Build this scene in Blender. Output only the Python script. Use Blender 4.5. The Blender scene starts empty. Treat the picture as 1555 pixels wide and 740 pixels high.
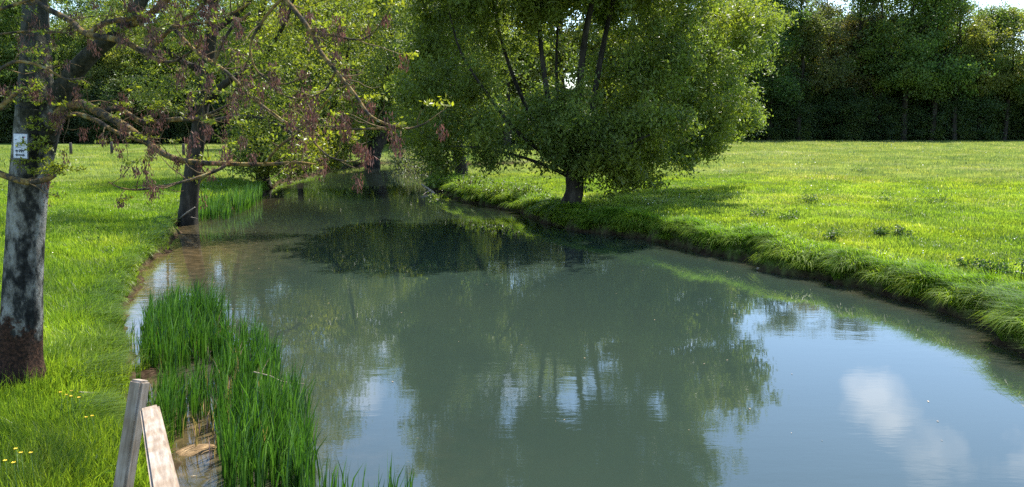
import bpy, math, random
import numpy as np
from mathutils import Vector, kdtree

S = bpy.context.scene
C = S.collection
R = math.radians
F = 1347.0; W0, H0 = 1555.0, 740.0
DENOISE = False
PITCH = R(7.82); CAMH = 3.2
SUN_EL, SUN_AZ = R(58), R(34)      # azimuth to the right of straight ahead (+Y)

# ------------------------------------------------------------------ camera, world, sun, exposure
cam_d = bpy.data.cameras.new('camera'); cam = bpy.data.objects.new('camera', cam_d); C.objects.link(cam)
cam.location = (0, 0, CAMH); cam.rotation_euler = (R(90) - PITCH, 0, 0)
cam_d.sensor_width = 36; cam_d.lens = 36 * F / W0; cam_d.clip_start = .1; cam_d.clip_end = 3000
S.camera = cam
S.view_settings.view_transform = 'Standard'; S.view_settings.look = 'None'; S.view_settings.gamma = 1
S.view_settings.exposure = 1.25
S.cycles.use_denoising = DENOISE
S.cycles.max_bounces = 8; S.cycles.diffuse_bounces = 3; S.cycles.transmission_bounces = 6
S.cycles.sample_clamp_indirect = 6
S.cycles.caustics_reflective = False; S.cycles.caustics_refractive = False

def ray(px, py):
    x, y = (px - W0/2)/F, (H0/2 - py)/F
    c, s = math.cos(PITCH), math.sin(PITCH)
    return np.array([x, c + y*s, -s + y*c])
def at(px, py, z=0.0):
    r = ray(px, py); t = (z - CAMH)/r[2]
    return np.array([0, 0, CAMH]) + r*t
def atd(px, py, d):
    r = ray(px, py); return np.array([0, 0, CAMH]) + r*(d/r[1])
def pix(P):
    P = np.atleast_2d(P); x, y, z = P[:, 0], P[:, 1], P[:, 2]-CAMH
    c, s = math.cos(PITCH), math.sin(PITCH)
    f = y*c - z*s; u = y*s + z*c
    return W0/2 + F*x/f, H0/2 - F*u/f, f

world = bpy.data.worlds.new('World'); S.world = world; world.use_nodes = True
nt = world.node_tree; nt.nodes.clear()
N = nt.nodes.new; L = nt.links.new
sky = N('ShaderNodeTexSky'); sky.sky_type = 'NISHITA'; sky.sun_disc = False
sky.sun_elevation = SUN_EL; sky.sun_rotation = SUN_AZ; sky.air_density = 1.0; sky.dust_density = .4; sky.ozone_density = 3.0; sky.altitude = 100
tc = N('ShaderNodeTexCoord')
sep = N('ShaderNodeSeparateXYZ'); L(tc.outputs['Generated'], sep.inputs[0])
def wmath(op, a, b=None, clamp=False):
    m = N('ShaderNodeMath'); m.operation = op; m.use_clamp = clamp
    for i, v in enumerate((a, b)):
        if v is None: continue
        if isinstance(v, (int, float)): m.inputs[i].default_value = v
        else: L(v, m.inputs[i])
    return m.outputs[0]
zz = wmath('MAXIMUM', sep.outputs[2], .04)
cmb = N('ShaderNodeCombineXYZ'); L(wmath('DIVIDE', sep.outputs[0], zz), cmb.inputs[0]); L(wmath('DIVIDE', sep.outputs[1], zz), cmb.inputs[1])
nz = N('ShaderNodeTexNoise'); nz.inputs['Scale'].default_value = 1.3; nz.inputs['Detail'].default_value = 6; nz.inputs['Roughness'].default_value = .55
L(cmb.outputs[0], nz.inputs['Vector'])
nfine = N('ShaderNodeTexNoise'); nfine.inputs['Scale'].default_value = 14; nfine.inputs['Detail'].default_value = 6; L(tc.outputs['Generated'], nfine.inputs['Vector'])
mask = wmath('MULTIPLY', wmath('SUBTRACT', nz.outputs[0], .70), 3.5, True)
def refl(px, py):
    r = ray(px, py); r = np.array([r[0], r[1], -r[2]]); return r/np.linalg.norm(r)
for px, py, rad in ((1325, 600, .040), (1355, 640, .036), (1400, 690, .040), (1545, 700, .02), (610, 490, .06), (560, 560, .03), (1060, 480, .04), (770, 570, .05)):
    c = refl(px, py)
    vd = N('ShaderNodeVectorMath'); vd.operation = 'DISTANCE'; L(tc.outputs['Generated'], vd.inputs[0]); vd.inputs[1].default_value = tuple(c)
    n2 = wmath('MULTIPLY', wmath('SUBTRACT', nfine.outputs[0], .5), .13)
    v = wmath('MULTIPLY', wmath('SUBTRACT', rad, wmath('SUBTRACT', vd.outputs['Value'], n2)), 26, True)
    mask = wmath('MAXIMUM', mask, v)
for (dx, dy, dz, rad) in ((math.sin(R(29)), math.cos(R(29)), math.tan(R(9)), .10),):
    c = np.array([dx, dy, dz]); c = c/np.linalg.norm(c)
    vd = N('ShaderNodeVectorMath'); vd.operation = 'DISTANCE'; L(tc.outputs['Generated'], vd.inputs[0]); vd.inputs[1].default_value = tuple(c)
    v = wmath('MULTIPLY', wmath('SUBTRACT', rad, vd.outputs['Value']), 4, True)
    mask = wmath('MAXIMUM', mask, wmath('MULTIPLY', v, .5))
mix = N('ShaderNodeMix'); mix.data_type = 'RGBA'
L(wmath('MULTIPLY', mask, .55), mix.inputs[0]); L(sky.outputs[0], mix.inputs[6]); mix.inputs[7].default_value = (9.5, 9.8, 10.8, 1)
bg = N('ShaderNodeBackground'); bg.inputs[1].default_value = .145
wo = N('ShaderNodeOutputWorld'); L(mix.outputs[2], bg.inputs[0]); L(bg.outputs[0], wo.inputs[0])

sd = bpy.data.lights.new('sun', 'SUN'); sd.energy = 5.0; sd.angle = R(.5); sd.color = (1, .95, .86)
sun = bpy.data.objects.new('sun', sd); C.objects.link(sun)
SD = Vector((math.sin(SUN_AZ)*math.cos(SUN_EL), math.cos(SUN_AZ)*math.cos(SUN_EL), math.sin(SUN_EL)))
sun.rotation_euler = SD.to_track_quat('Z', 'Y').to_euler(); sun.location = SD*100

# ------------------------------------------------------------------ helpers
def vnoise(x, y, seed=0):
    x = np.asarray(x, float); y = np.asarray(y, float)
    xi = np.floor(x).astype(np.int64); yi = np.floor(y).astype(np.int64); xf = x-xi; yf = y-yi
    def h(a, b):
        n = (a*374761393 + b*668265263 + seed*1442695041) & 0xffffffff
        n = ((n ^ (n >> 13))*1274126177) & 0xffffffff
        return ((n ^ (n >> 16)) & 0xffff)/65535.0
    u = xf*xf*(3-2*xf); v = yf*yf*(3-2*yf)
    return (h(xi, yi)*(1-u)+h(xi+1, yi)*u)*(1-v) + (h(xi, yi+1)*(1-u)+h(xi+1, yi+1)*u)*v
def fbm(x, y, seed=0, o=3):
    s = 0; a = .5
    for k in range(o): s = s + a*vnoise(x*2**k, y*2**k, seed+k*17); a *= .5
    return s/(1-.5**o)
def sstep(a, b, x):
    t = np.clip((x-a)/(b-a), 0, 1); return t*t*(3-2*t)

def tag(o, label=None, cat=None, group=None, kind=None):
    if label: o['label'] = label
    if cat: o['category'] = cat
    if group: o['group'] = group
    if kind: o['kind'] = kind
    return o
def empty(name, loc=(0, 0, 0), label=None, cat=None, group=None):
    o = bpy.data.objects.new(name, None); C.objects.link(o); o.location = tuple(loc); o.empty_display_size = .2
    return tag(o, label, cat, group)
def mesh_np(name, V, Fc, mat, parent=None, rnd=None, smooth=False, attrs=None, color=None, mats=None, midx=None):
    V = np.ascontiguousarray(V, dtype=np.float32); Fc = np.ascontiguousarray(Fc, dtype=np.int32)
    me = bpy.data.meshes.new(name); nf, k = Fc.shape
    me.vertices.add(len(V)); me.vertices.foreach_set('co', V.ravel())
    me.loops.add(nf*k); me.loops.foreach_set('vertex_index', Fc.ravel())
    me.polygons.add(nf); me.polygons.foreach_set('loop_start', np.arange(0, nf*k, k, dtype=np.int32))
    try: me.polygons.foreach_set('loop_total', np.full(nf, k, dtype=np.int32))
    except Exception: pass
    me.polygons.foreach_set('use_smooth', np.full(nf, smooth))
    if rnd is not None:
        a = me.attributes.new('rnd', 'FLOAT', 'FACE'); a.data.foreach_set('value', np.ascontiguousarray(rnd, dtype=np.float32))
    for nme, arr in (attrs or {}).items():
        a = me.attributes.new(nme, 'FLOAT', 'POINT'); a.data.foreach_set('value', np.ascontiguousarray(arr, dtype=np.float32))
    for m in (mats or [mat]): me.materials.append(m)
    if midx is not None: me.polygons.foreach_set('material_index', np.ascontiguousarray(midx, dtype=np.int32))
    me.update(calc_edges=True); me.validate()
    o = bpy.data.objects.new(name, me); C.objects.link(o)
    if parent: o.parent = parent
    if color is not None: o.color = (*color, 1)
    return o

def crown_mesh(name, T, V, Fc, rnd, parent, color, leafm, barkm):
    TV = np.concatenate(T.v); TF = np.concatenate(T.f)
    return mesh_np(name, np.concatenate([V, TV]), np.concatenate([Fc, TF+len(V)]), None, parent, np.concatenate([rnd, np.full(len(TF), .5)]), color=color,
                   mats=[leafm, barkm], midx=np.concatenate([np.zeros(len(Fc)), np.ones(len(TF))]))
class Tubes:
    def __init__(s, sides=6): s.v = []; s.f = []; s.n = 0; s.k = sides
    def add(s, P, r, sides=None, wob=0, seed=0):
        k = sides or s.k; P = np.asarray(P, float); r = np.asarray(r, float); m = len(P)
        T = np.gradient(P, axis=0); T /= np.linalg.norm(T, axis=1)[:, None]+1e-9
        ref = np.array([0.13, .21, .97]) if abs(T[:, 2]).mean() < .9 else np.array([1, .1, 0.])
        A = np.cross(T, ref); A /= np.linalg.norm(A, axis=1)[:, None]+1e-9; B = np.cross(T, A)
        th = np.linspace(0, 2*np.pi, k, endpoint=False)
        rr = np.repeat(r[:, None], k, 1)
        if wob:
            L_ = np.concatenate([[0], np.cumsum(np.linalg.norm(np.diff(P, axis=0), axis=1))])
            tt = np.tile(np.cos(th)*2.2+th*0, (m, 1)); t2 = np.tile(np.sin(th)*2.2, (m, 1))
            rr = rr*(1 + wob*(fbm(tt+L_[:, None]*1.3+seed, t2+L_[:, None]*.9, 5, 4)-.5)*2)
        V = P[:, None, :] + rr[..., None]*(np.cos(th)[None, :, None]*A[:, None, :] + np.sin(th)[None, :, None]*B[:, None, :])
        V = np.concatenate([V.reshape(-1, 3), P[:1], P[-1:]])
        i = np.arange(m-1)[:, None]*k; j = np.arange(k)[None, :]; j2 = (j+1) % k
        q = np.stack([i+j, i+j2, i+k+j2, i+k+j], -1).reshape(-1, 4)
        a = np.arange(k); b = (a+1) % k; c0 = m*k; c1 = m*k+1; e = (m-1)*k
        t0 = np.stack([b, a, np.full(k, c0), np.full(k, c0)], -1); t1 = np.stack([e+a, e+b, np.full(k, c1), np.full(k, c1)], -1)
        s.v.append(V); s.f.append(q+s.n); s.tris = getattr(s, 'tris', []); s.tris.append((t0+s.n)[:, :3]); s.tris.append((t1+s.n)[:, :3]); s.n += len(V)
    def build(s, name, mat, parent=None, smooth=True, color=None):
        V = np.concatenate(s.v); Q = np.concatenate(s.f); T = np.concatenate(s.tris)
        me = bpy.data.meshes.new(name)
        me.vertices.add(len(V)); me.vertices.foreach_set('co', V.astype(np.float32).ravel())
        lv = np.concatenate([Q.ravel(), T.ravel()]).astype(np.int32)
        me.loops.add(len(lv)); me.loops.foreach_set('vertex_index', lv)
        ls = np.concatenate([np.arange(len(Q))*4, len(Q)*4+np.arange(len(T))*3]).astype(np.int32)
        me.polygons.add(len(ls)); me.polygons.foreach_set('loop_start', ls)
        try: me.polygons.foreach_set('loop_total', np.concatenate([np.full(len(Q), 4), np.full(len(T), 3)]).astype(np.int32))
        except Exception: pass
        me.polygons.foreach_set('use_smooth', np.full(len(ls), smooth))
        me.materials.append(mat); me.update(calc_edges=True); me.validate()
        o = bpy.data.objects.new(name, me); C.objects.link(o)
        if parent: o.parent = parent
        if color is not None: o.color = (*color, 1)
        return o

def smooth_line(P, n=6):
    P = np.asarray(P, float); out = []
    Q = np.concatenate([[2*P[0]-P[1]], P, [2*P[-1]-P[-2]]])
    for i in range(1, len(Q)-2):
        for t in np.linspace(0, 1, n, endpoint=False):
            a, b, c, d = Q[i-1], Q[i], Q[i+1], Q[i+2]
            out.append(.5*((2*b)+(c-a)*t+(2*a-5*b+4*c-d)*t*t+(3*b-a-3*c+d)*t**3))
    out.append(P[-1]); return np.array(out)

def leaf_quads(Cn, size, rng, aspect=.5, up=0., droop=0.):
    """diamond leaves at Cn; returns V, F"""
    n = len(Cn)
    u = rng.normal(size=(n, 3)); u[:, 2] -= droop; u /= np.linalg.norm(u, axis=1)[:, None]
    w = rng.normal(size=(n, 3)); w[:, 2] += up
    v = np.cross(u, w); v /= np.linalg.norm(v, axis=1)[:, None]+1e-9
    nn = np.cross(u, v)
    s = (size*rng.uniform(.6, 1.3, n))[:, None]
    V = np.stack([Cn-u*s*.5, Cn+v*s*aspect*.5+nn*s*.08, Cn+u*s*.55, Cn-v*s*aspect*.5+nn*s*.08], 1).reshape(-1, 3)
    return V, np.arange(4*n).reshape(n, 4)

# ------------------------------------------------------------------ materials
def newmat(name):
    m = bpy.data.materials.new(name); m.use_nodes = True; t = m.node_tree; t.nodes.clear()
    return m, t, t.nodes.new, t.links.new
def ramp(t, stops):
    r = t.nodes.new('ShaderNodeValToRGB'); e = r.color_ramp.elements
    e[0].position, e[0].color = stops[0][0], (*stops[0][1], 1); e[1].position, e[1].color = stops[-1][0], (*stops[-1][1], 1)
    for p, c in stops[1:-1]:
        x = e.new(p); x.color = (*c, 1)
    return r
def noise(t, scale, detail=3, vec=None, rough=.5):
    n = t.nodes.new('ShaderNodeTexNoise'); n.inputs['Scale'].default_value = scale; n.inputs['Detail'].default_value = detail; n.inputs['Roughness'].default_value = rough
    if vec is not None: t.links.new(vec, n.inputs['Vector'])
    return n

def leaf_mat(name, lo=.55, hi=1.5, transl=.46, rough=.42, yellow=(1.35, 1.15, .7), spec=.4, tboost=(1.5, 1.6, .7), straw=False):
    m, t, N, L = newmat(name)
    oi = N('ShaderNodeObjectInfo'); at_ = N('ShaderNodeAttribute'); at_.attribute_name = 'rnd'
    mr = N('ShaderNodeMapRange'); L(at_.outputs['Fac'], mr.inputs[0]); mr.inputs[3].default_value = lo; mr.inputs[4].default_value = hi
    sc = N('ShaderNodeVectorMath'); sc.operation = 'SCALE'; L(oi.outputs['Color'], sc.inputs[0]); L(mr.outputs[0], sc.inputs['Scale'])
    if straw:
        sr = ramp(t, [(0, (.55, .7, .8)), (.35, (.9, .95, 1)), (.6, (1.1, 1.05, 1.0)), (.88, (1.22, 1.1, 1.3)), (.94, (1.7, 1.25, 3.4))]); L(at_.outputs['Fac'], sr.inputs[0])
        sm = N('ShaderNodeVectorMath'); sm.operation = 'MULTIPLY'; L(sc.outputs[0], sm.inputs[0]); L(sr.outputs[0], sm.inputs[1]); sc = sm
    tco = N('ShaderNodeTexCoord'); nz = noise(t, .35, 3, tco.outputs['Object'])
    mx = N('ShaderNodeMix'); mx.data_type = 'RGBA'; mx.blend_type = 'MULTIPLY'
    rr = ramp(t, [(.45, (0, 0, 0)), (.65, (1, 1, 1))]); L(nz.outputs[0], rr.inputs[0]); L(rr.outputs[0], mx.inputs[0])
    L(sc.outputs[0], mx.inputs[6]); mx.inputs[7].default_value = (*yellow, 1)
    p = N('ShaderNodeBsdfPrincipled'); L(mx.outputs[2], p.inputs['Base Color']); p.inputs['Roughness'].default_value = rough; p.inputs['Specular IOR Level'].default_value = spec
    tr = N('ShaderNodeBsdfTranslucent')
    m2 = N('ShaderNodeMix'); m2.data_type = 'RGBA'; m2.blend_type = 'MULTIPLY'; m2.inputs[0].default_value = 1; L(mx.outputs[2], m2.inputs[6]); m2.inputs[7].default_value = (*tboost, 1)
    L(m2.outputs[2], tr.inputs[0])
    ms = N('ShaderNodeMixShader'); ms.inputs[0].default_value = transl; L(p.outputs[0], ms.inputs[1]); L(tr.outputs[0], ms.inputs[2])
    o = N('ShaderNodeOutputMaterial'); L(ms.outputs[0], o.inputs[0]); return m
M_leaf = leaf_mat('foliage')
M_grass = leaf_mat('grass_blades', .75, 1.25, .55, .45, (1.2, 1.06, .85), .35, (1.4, 1.5, .75), True)
M_reed = leaf_mat('reed_blades', .6, 1.4, .4, .35, (1.1, 1.05, .9), .5, (1.5, 1.6, .7), True)
M_seed = leaf_mat('seed_keys', .5, 1.6, .25, .6, (1.2, .95, .8), .2, (1.2, 1, 1))

def bark_mat(name, stops, scale=6, bump=.6, stretch=(1, 1, .35), extra=None):
    m, t, N, L = newmat(name)
    g = N('ShaderNodeNewGeometry')
    mp = N('ShaderNodeMapping'); mp.inputs['Scale'].default_value = stretch; L(g.outputs['Position'], mp.inputs[0])
    n = noise(t, scale, 8, mp.outputs[0], .65); r = ramp(t, stops); L(n.outputs[0], r.inputs[0])
    col = r.outputs[0]
    if extra: col = extra(t, N, L, g, col)
    p = N('ShaderNodeBsdfPrincipled'); L(col, p.inputs['Base Color']); p.inputs['Roughness'].default_value = .85; p.inputs['Specular IOR Level'].default_value = .2
    n2 = noise(t, scale*5, 6, mp.outputs[0], .7)
    b = N('ShaderNodeBump'); b.inputs['Strength'].default_value = bump; b.inputs['Distance'].default_value = .03; L(n2.outputs[0], b.inputs['Height']); L(b.outputs[0], p.inputs['Normal'])
    o = N('ShaderNodeOutputMaterial'); L(p.outputs[0], o.inputs[0]); return m
def stain_moss_shade(t, N, L, g, col):
    # brown earth stain and bare bark at the foot of the trunk (it has an uneven edge)
    s = N('ShaderNodeSeparateXYZ'); L(g.outputs['Position'], s.inputs[0])
    n = noise(t, 7, 6, g.outputs['Position'], .65)
    a = N('ShaderNodeMath'); a.operation = 'MULTIPLY_ADD'; L(n.outputs[0], a.inputs[0]); a.inputs[1].default_value = -1.5; L(s.outputs[2], a.inputs[2])
    x1 = N('ShaderNodeMath'); x1.operation = 'MULTIPLY_ADD'; L(s.outputs[0], x1.inputs[0]); x1.inputs[1].default_value = .9; L(a.outputs[0], x1.inputs[2])
    r = N('ShaderNodeMapRange'); L(x1.outputs[0], r.inputs[0]); r.inputs[1].default_value = -4.66; r.inputs[2].default_value = -4.56; r.inputs[3].default_value = 1; r.inputs[4].default_value = 0
    n3 = noise(t, 30, 5, g.outputs['Position'], .7); rb = ramp(t, [(.35, (.012, .008, .006)), (.5, (.045, .022, .013)), (.7, (.13, .06, .035))]); L(n3.outputs[0], rb.inputs[0])
    mx = N('ShaderNodeMix'); mx.data_type = 'RGBA'; L(r.outputs[0], mx.inputs[0]); L(col, mx.inputs[6]); L(rb.outputs[0], mx.inputs[7])
    mo = N('ShaderNodeMath'); mo.operation = 'MULTIPLY_ADD'; L(n.outputs[0], mo.inputs[0]); mo.inputs[1].default_value = 3.4; L(s.outputs[2], mo.inputs[2])  # dark mossy tone up the trunk, with the crown's shade painted in
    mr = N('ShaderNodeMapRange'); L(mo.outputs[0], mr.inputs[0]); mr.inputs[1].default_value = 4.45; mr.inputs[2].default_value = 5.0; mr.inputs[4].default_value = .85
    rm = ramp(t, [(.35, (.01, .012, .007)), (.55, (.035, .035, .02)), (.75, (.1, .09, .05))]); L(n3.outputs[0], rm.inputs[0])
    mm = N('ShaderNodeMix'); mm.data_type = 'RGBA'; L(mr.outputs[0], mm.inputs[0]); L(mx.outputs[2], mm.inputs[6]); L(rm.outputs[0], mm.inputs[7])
    return mm.outputs[2]
M_ashbark = bark_mat('ash_bark', [(.40, (.012, .012, .011)), (.47, (.04, .04, .036)), (.52, (.14, .13, .11)), (.6, (.27, .26, .23)), (.75, (.44, .43, .4))], 6, 1.0, (1, 1, .55), stain_moss_shade)
M_limb = bark_mat('lichen_limb_bark', [(.35, (.02, .018, .014)), (.47, (.09, .075, .05)), (.55, (.25, .15, .04)), (.62, (.31, .25, .10)), (.72, (.38, .38, .35))], 9, .8, (1, 1, 1))
M_bark = bark_mat('dark_bark', [(.35, (.014, .012, .009)), (.55, (.045, .038, .028)), (.75, (.11, .095, .075))], 5)
M_twig = bark_mat('twig_bark', [(.35, (.05, .035, .02)), (.55, (.14, .1, .045)), (.75, (.25, .17, .07))], 12, .3, (1, 1, 1))
M_wood = None
def wood_mat():
    m, t, N, L = newmat('weathered_timber')
    tcx = N('ShaderNodeTexCoord'); mp = N('ShaderNodeMapping'); mp.inputs['Scale'].default_value = (1, 1, .10); L(tcx.outputs['Object'], mp.inputs[0])
    n = noise(t, 55, 6, mp.outputs[0], .6); r = ramp(t, [(.25, (.17, .13, .1)), (.5, (.32, .265, .21)), (.75, (.5, .44, .38))]); L(n.outputs[0], r.inputs[0])
    n2 = noise(t, 7, 3, tcx.outputs['Object']); r2 = ramp(t, [(.35, (.75, .66, .55)), (.7, (1, 1, 1))]); L(n2.outputs[0], r2.inputs[0])
    mx = N('ShaderNodeMix'); mx.data_type = 'RGBA'; mx.blend_type = 'MULTIPLY'; mx.inputs[0].default_value = 1; L(r.outputs[0], mx.inputs[6]); L(r2.outputs[0], mx.inputs[7])
    p = N('ShaderNodeBsdfPrincipled'); L(mx.outputs[2], p.inputs['Base Color']); p.inputs['Roughness'].default_value = .75
    b = N('ShaderNodeBump'); b.inputs['Strength'].default_value = .5; b.inputs['Distance'].default_value = .004; L(n.outputs[0], b.inputs['Height']); L(b.outputs[0], p.inputs['Normal'])
    o = N('ShaderNodeOutputMaterial'); L(p.outputs[0], o.inputs[0]); return m
M_wood = wood_mat()
def flat_mat(name, c, rough=.6, spec=.4):
    m, t, N, L = newmat(name)
    g = N('ShaderNodeNewGeometry'); n = noise(t, 40, 4, g.outputs['Position']); r = ramp(t, [(.3, tuple(x*.75 for x in c)), (.7, tuple(min(1, x*1.15) for x in c))]); L(n.outputs[0], r.inputs[0])
    p = N('ShaderNodeBsdfPrincipled'); L(r.outputs[0], p.inputs['Base Color']); p.inputs['Roughness'].default_value = rough; p.inputs['Specular IOR Level'].default_value = spec
    o = N('ShaderNodeOutputMaterial'); L(p.outputs[0], o.inputs[0]); return m

# ------------------------------------------------------------------ river outline (metres), from the camera's bridge to the bend
left_px = [(215, 740), (190, 690), (185, 640), (190, 590), (200, 540), (190, 500), (188, 460), (205, 425), (235, 392), (262, 358), (275, 338), (320, 324), (370, 308), (405, 290), (430, 275), (480, 264), (530, 254), (590, 247)]
right_px = [(1555, 547), (1500, 505), (1470, 488), (1400, 470), (1300, 442), (1240, 425), (1180, 411), (1100, 391), (1060, 384), (1000, 366), (950, 358), (900, 352), (850, 344), (815, 332), (770, 316), (735, 312), (700, 302), (672, 291), (655, 280)]
Lb = [at(*p)[:2] for p in left_px]; Rb = [at(*p)[:2] for p in right_px]
Lb = [np.array([-3.0, -40.]), np.array([-3.0, -5.]), np.array([-3.1, 4.0])] + Lb
Rb = [np.array([9.5, -40.]), np.array([8.8, -5.]), np.array([7.6, 6.])] + Rb
# the river swings right behind the willow
Lb += [np.array([-3., 68.]), np.array([2.5, 70.]), np.array([6.0, 77.]), np.array([7.2, 95.]), np.array([7.6, 128.])]
Rb += [np.array([-3.2, 52.]), np.array([1., 59.]), np.array([6., 62.]), np.array([10.5, 69.]), np.array([11.5, 85.]), np.array([11.8, 128.])]
Lb = smooth_line(Lb, 4); Rb = smooth_line(Rb, 4)
POLY = np.concatenate([Lb, Rb[::-1]]); SIDE = np.concatenate([np.zeros(len(Lb)), np.ones(len(Rb))])
def river_sd(X, Y):
    """signed distance to the water's edge (positive on land) and the side (0 left, 1 right)"""
    n = len(X); best = np.full(n, 1e9); side = np.zeros(n); inside = np.zeros(n, bool)
    m = len(POLY)
    for i in range(m):
        a = POLY[i]; b = POLY[(i+1) % m]
        ab = b-a; l2 = (ab**2).sum()+1e-12
        t = np.clip(((X-a[0])*ab[0]+(Y-a[1])*ab[1])/l2, 0, 1)
        d = np.hypot(X-a[0]-t*ab[0], Y-a[1]-t*ab[1]); k = d < best
        best[k] = d[k]; side[k] = SIDE[i]
        c = ((a[1] > Y) != (b[1] > Y)) & (X < (b[0]-a[0])*(Y-a[1])/(b[1]-a[1]+1e-12)+a[0]); inside ^= c
    return np.where(inside, -best, best), side
def height(X, Y):
    X = np.asarray(X, float); Y = np.asarray(Y, float)
    s, side = river_sd(X, Y)
    wig = (fbm(X*.9, Y*.9, 3)-.5)+.45*(vnoise(X*2.6, Y*2.6, 4)-.5)
    s2 = s + np.where(side > .5, wig*.95, wig*.75)
    zl = -.35 + .35*sstep(-1.2, .05, s2) + .22*sstep(-.08, .22, s2) + .27*sstep(.3, 3.0, s2)
    lump = fbm(X*1.0, Y*1.0, 9)-.5
    zr = -.5 + .5*sstep(-.5, -.02, s2) + .36*sstep(0, .2, s2)*(1+.5*lump) + .17*sstep(.0, .3, s2)*(vnoise(X*1.7, Y*1.7, 91)**1.5)*(1-sstep(1.2, 3.5, s2)) + .16*sstep(.4, 5, s2)
    z = np.where(side > .5, zr, zl)
    land = sstep(.3, 2.5, s)
    z = z + land*((fbm(X*.35, Y*.35, 21)-.5)*.22 + (fbm(X*1.6, Y*1.6, 30)-.5)*.07)
    z = z + 14*sstep(150, 330, Y) + .25*sstep(25, 110, Y)*land
    # the foot of the bridge embankment at the lower left
    return z, s, side

def axis(a, b, step, far0, far1, n=26):
    core = np.arange(a, b+1e-6, step)
    l = a - (np.geomspace(1, 1+abs(a-far0), n)[1:]-1) ; r = b + (np.geomspace(1, 1+abs(far1-b), n)[1:]-1)
    return np.concatenate([l[::-1], core, r])
def pieces(*seg):
    out = [seg[0]]
    for st, to in seg[1:]: out += list(np.arange(out[-1]+st, to+1e-6, st))
    return np.array(out)
xs = pieces(-720., (80, -100), (.9, -18), (.12, 14), (.9, 100), (80, 740)); ys = pieces(-300., (50, 0), (.5, 3), (.16, 48), (.6, 135), (12, 380), (80, 940))
GX, GY = np.meshgrid(xs, ys); gx, gy = GX.ravel(), GY.ravel()
gz, gs, gside = height(gx, gy)
nx, ny = len(xs), len(ys)
ii = (np.arange(ny-1)[:, None]*nx+np.arange(nx-1)[None, :]).ravel()
GF = np.stack([ii, ii+1, ii+1+nx, ii+nx], -1)
def ground_mat():
    m, t, N, L = newmat('turf_and_mud')
    g = N('ShaderNodeNewGeometry'); s = N('ShaderNodeSeparateXYZ'); L(g.outputs['Position'], s.inputs[0])
    n = noise(t, .25, 5, g.outputs['Position'], .6); r = ramp(t, [(.35, (.06, .1, .02)), (.5, (.1, .145, .03)), (.65, (.17, .19, .07))]); L(n.outputs[0], r.inputs[0])
    nb = noise(t, 9, 6, g.outputs['Position'], .7); rb = ramp(t, [(.3, (.35, .35, .35)), (.7, (1.5, 1.5, 1.5))]); L(nb.outputs[0], rb.inputs[0])
    mg = N('ShaderNodeMix'); mg.data_type = 'RGBA'; mg.blend_type = 'MULTIPLY'; mg.inputs[0].default_value = 1; L(r.outputs[0], mg.inputs[6]); L(rb.outputs[0], mg.inputs[7])
    n2 = noise(t, 6, 6, g.outputs['Position'], .7); r2 = ramp(t, [(.3, (.018, .012, .008)), (.55, (.05, .034, .022)), (.75, (.12, .085, .052))]); L(n2.outputs[0], r2.inputs[0])
    a = N('ShaderNodeAttribute'); a.attribute_name = 'mud'
    mx = N('ShaderNodeMix'); mx.data_type = 'RGBA'; L(a.outputs['Fac'], mx.inputs[0]); L(mg.outputs[2], mx.inputs[6]); L(r2.outputs[0], mx.inputs[7])
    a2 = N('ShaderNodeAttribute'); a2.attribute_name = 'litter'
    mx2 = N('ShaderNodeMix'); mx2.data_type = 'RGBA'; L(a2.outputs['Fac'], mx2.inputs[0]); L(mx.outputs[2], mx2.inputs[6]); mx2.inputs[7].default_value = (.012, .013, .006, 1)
    p = N('ShaderNodeBsdfPrincipled'); L(mx2.outputs[2], p.inputs['Base Color']); p.inputs['Roughness'].default_value = 1; p.inputs['Specular IOR Level'].default_value = 0
    b = N('ShaderNodeBump'); b.inputs['Strength'].default_value = .8; b.inputs['Distance'].default_value = .05; L(n2.outputs[0], b.inputs['Height']); L(b.outputs[0], p.inputs['Normal'])
    o = N('ShaderNodeOutputMaterial'); L(p.outputs[0], o.inputs[0]); return m
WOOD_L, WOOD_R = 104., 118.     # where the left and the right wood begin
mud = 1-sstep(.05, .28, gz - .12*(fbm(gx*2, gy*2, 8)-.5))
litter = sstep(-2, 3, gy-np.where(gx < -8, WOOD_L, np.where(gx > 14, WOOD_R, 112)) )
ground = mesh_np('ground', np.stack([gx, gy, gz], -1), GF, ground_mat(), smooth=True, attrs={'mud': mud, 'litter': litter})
tag(ground, 'bright green meadow ground cut by the river channel', 'ground', kind='structure')

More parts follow.
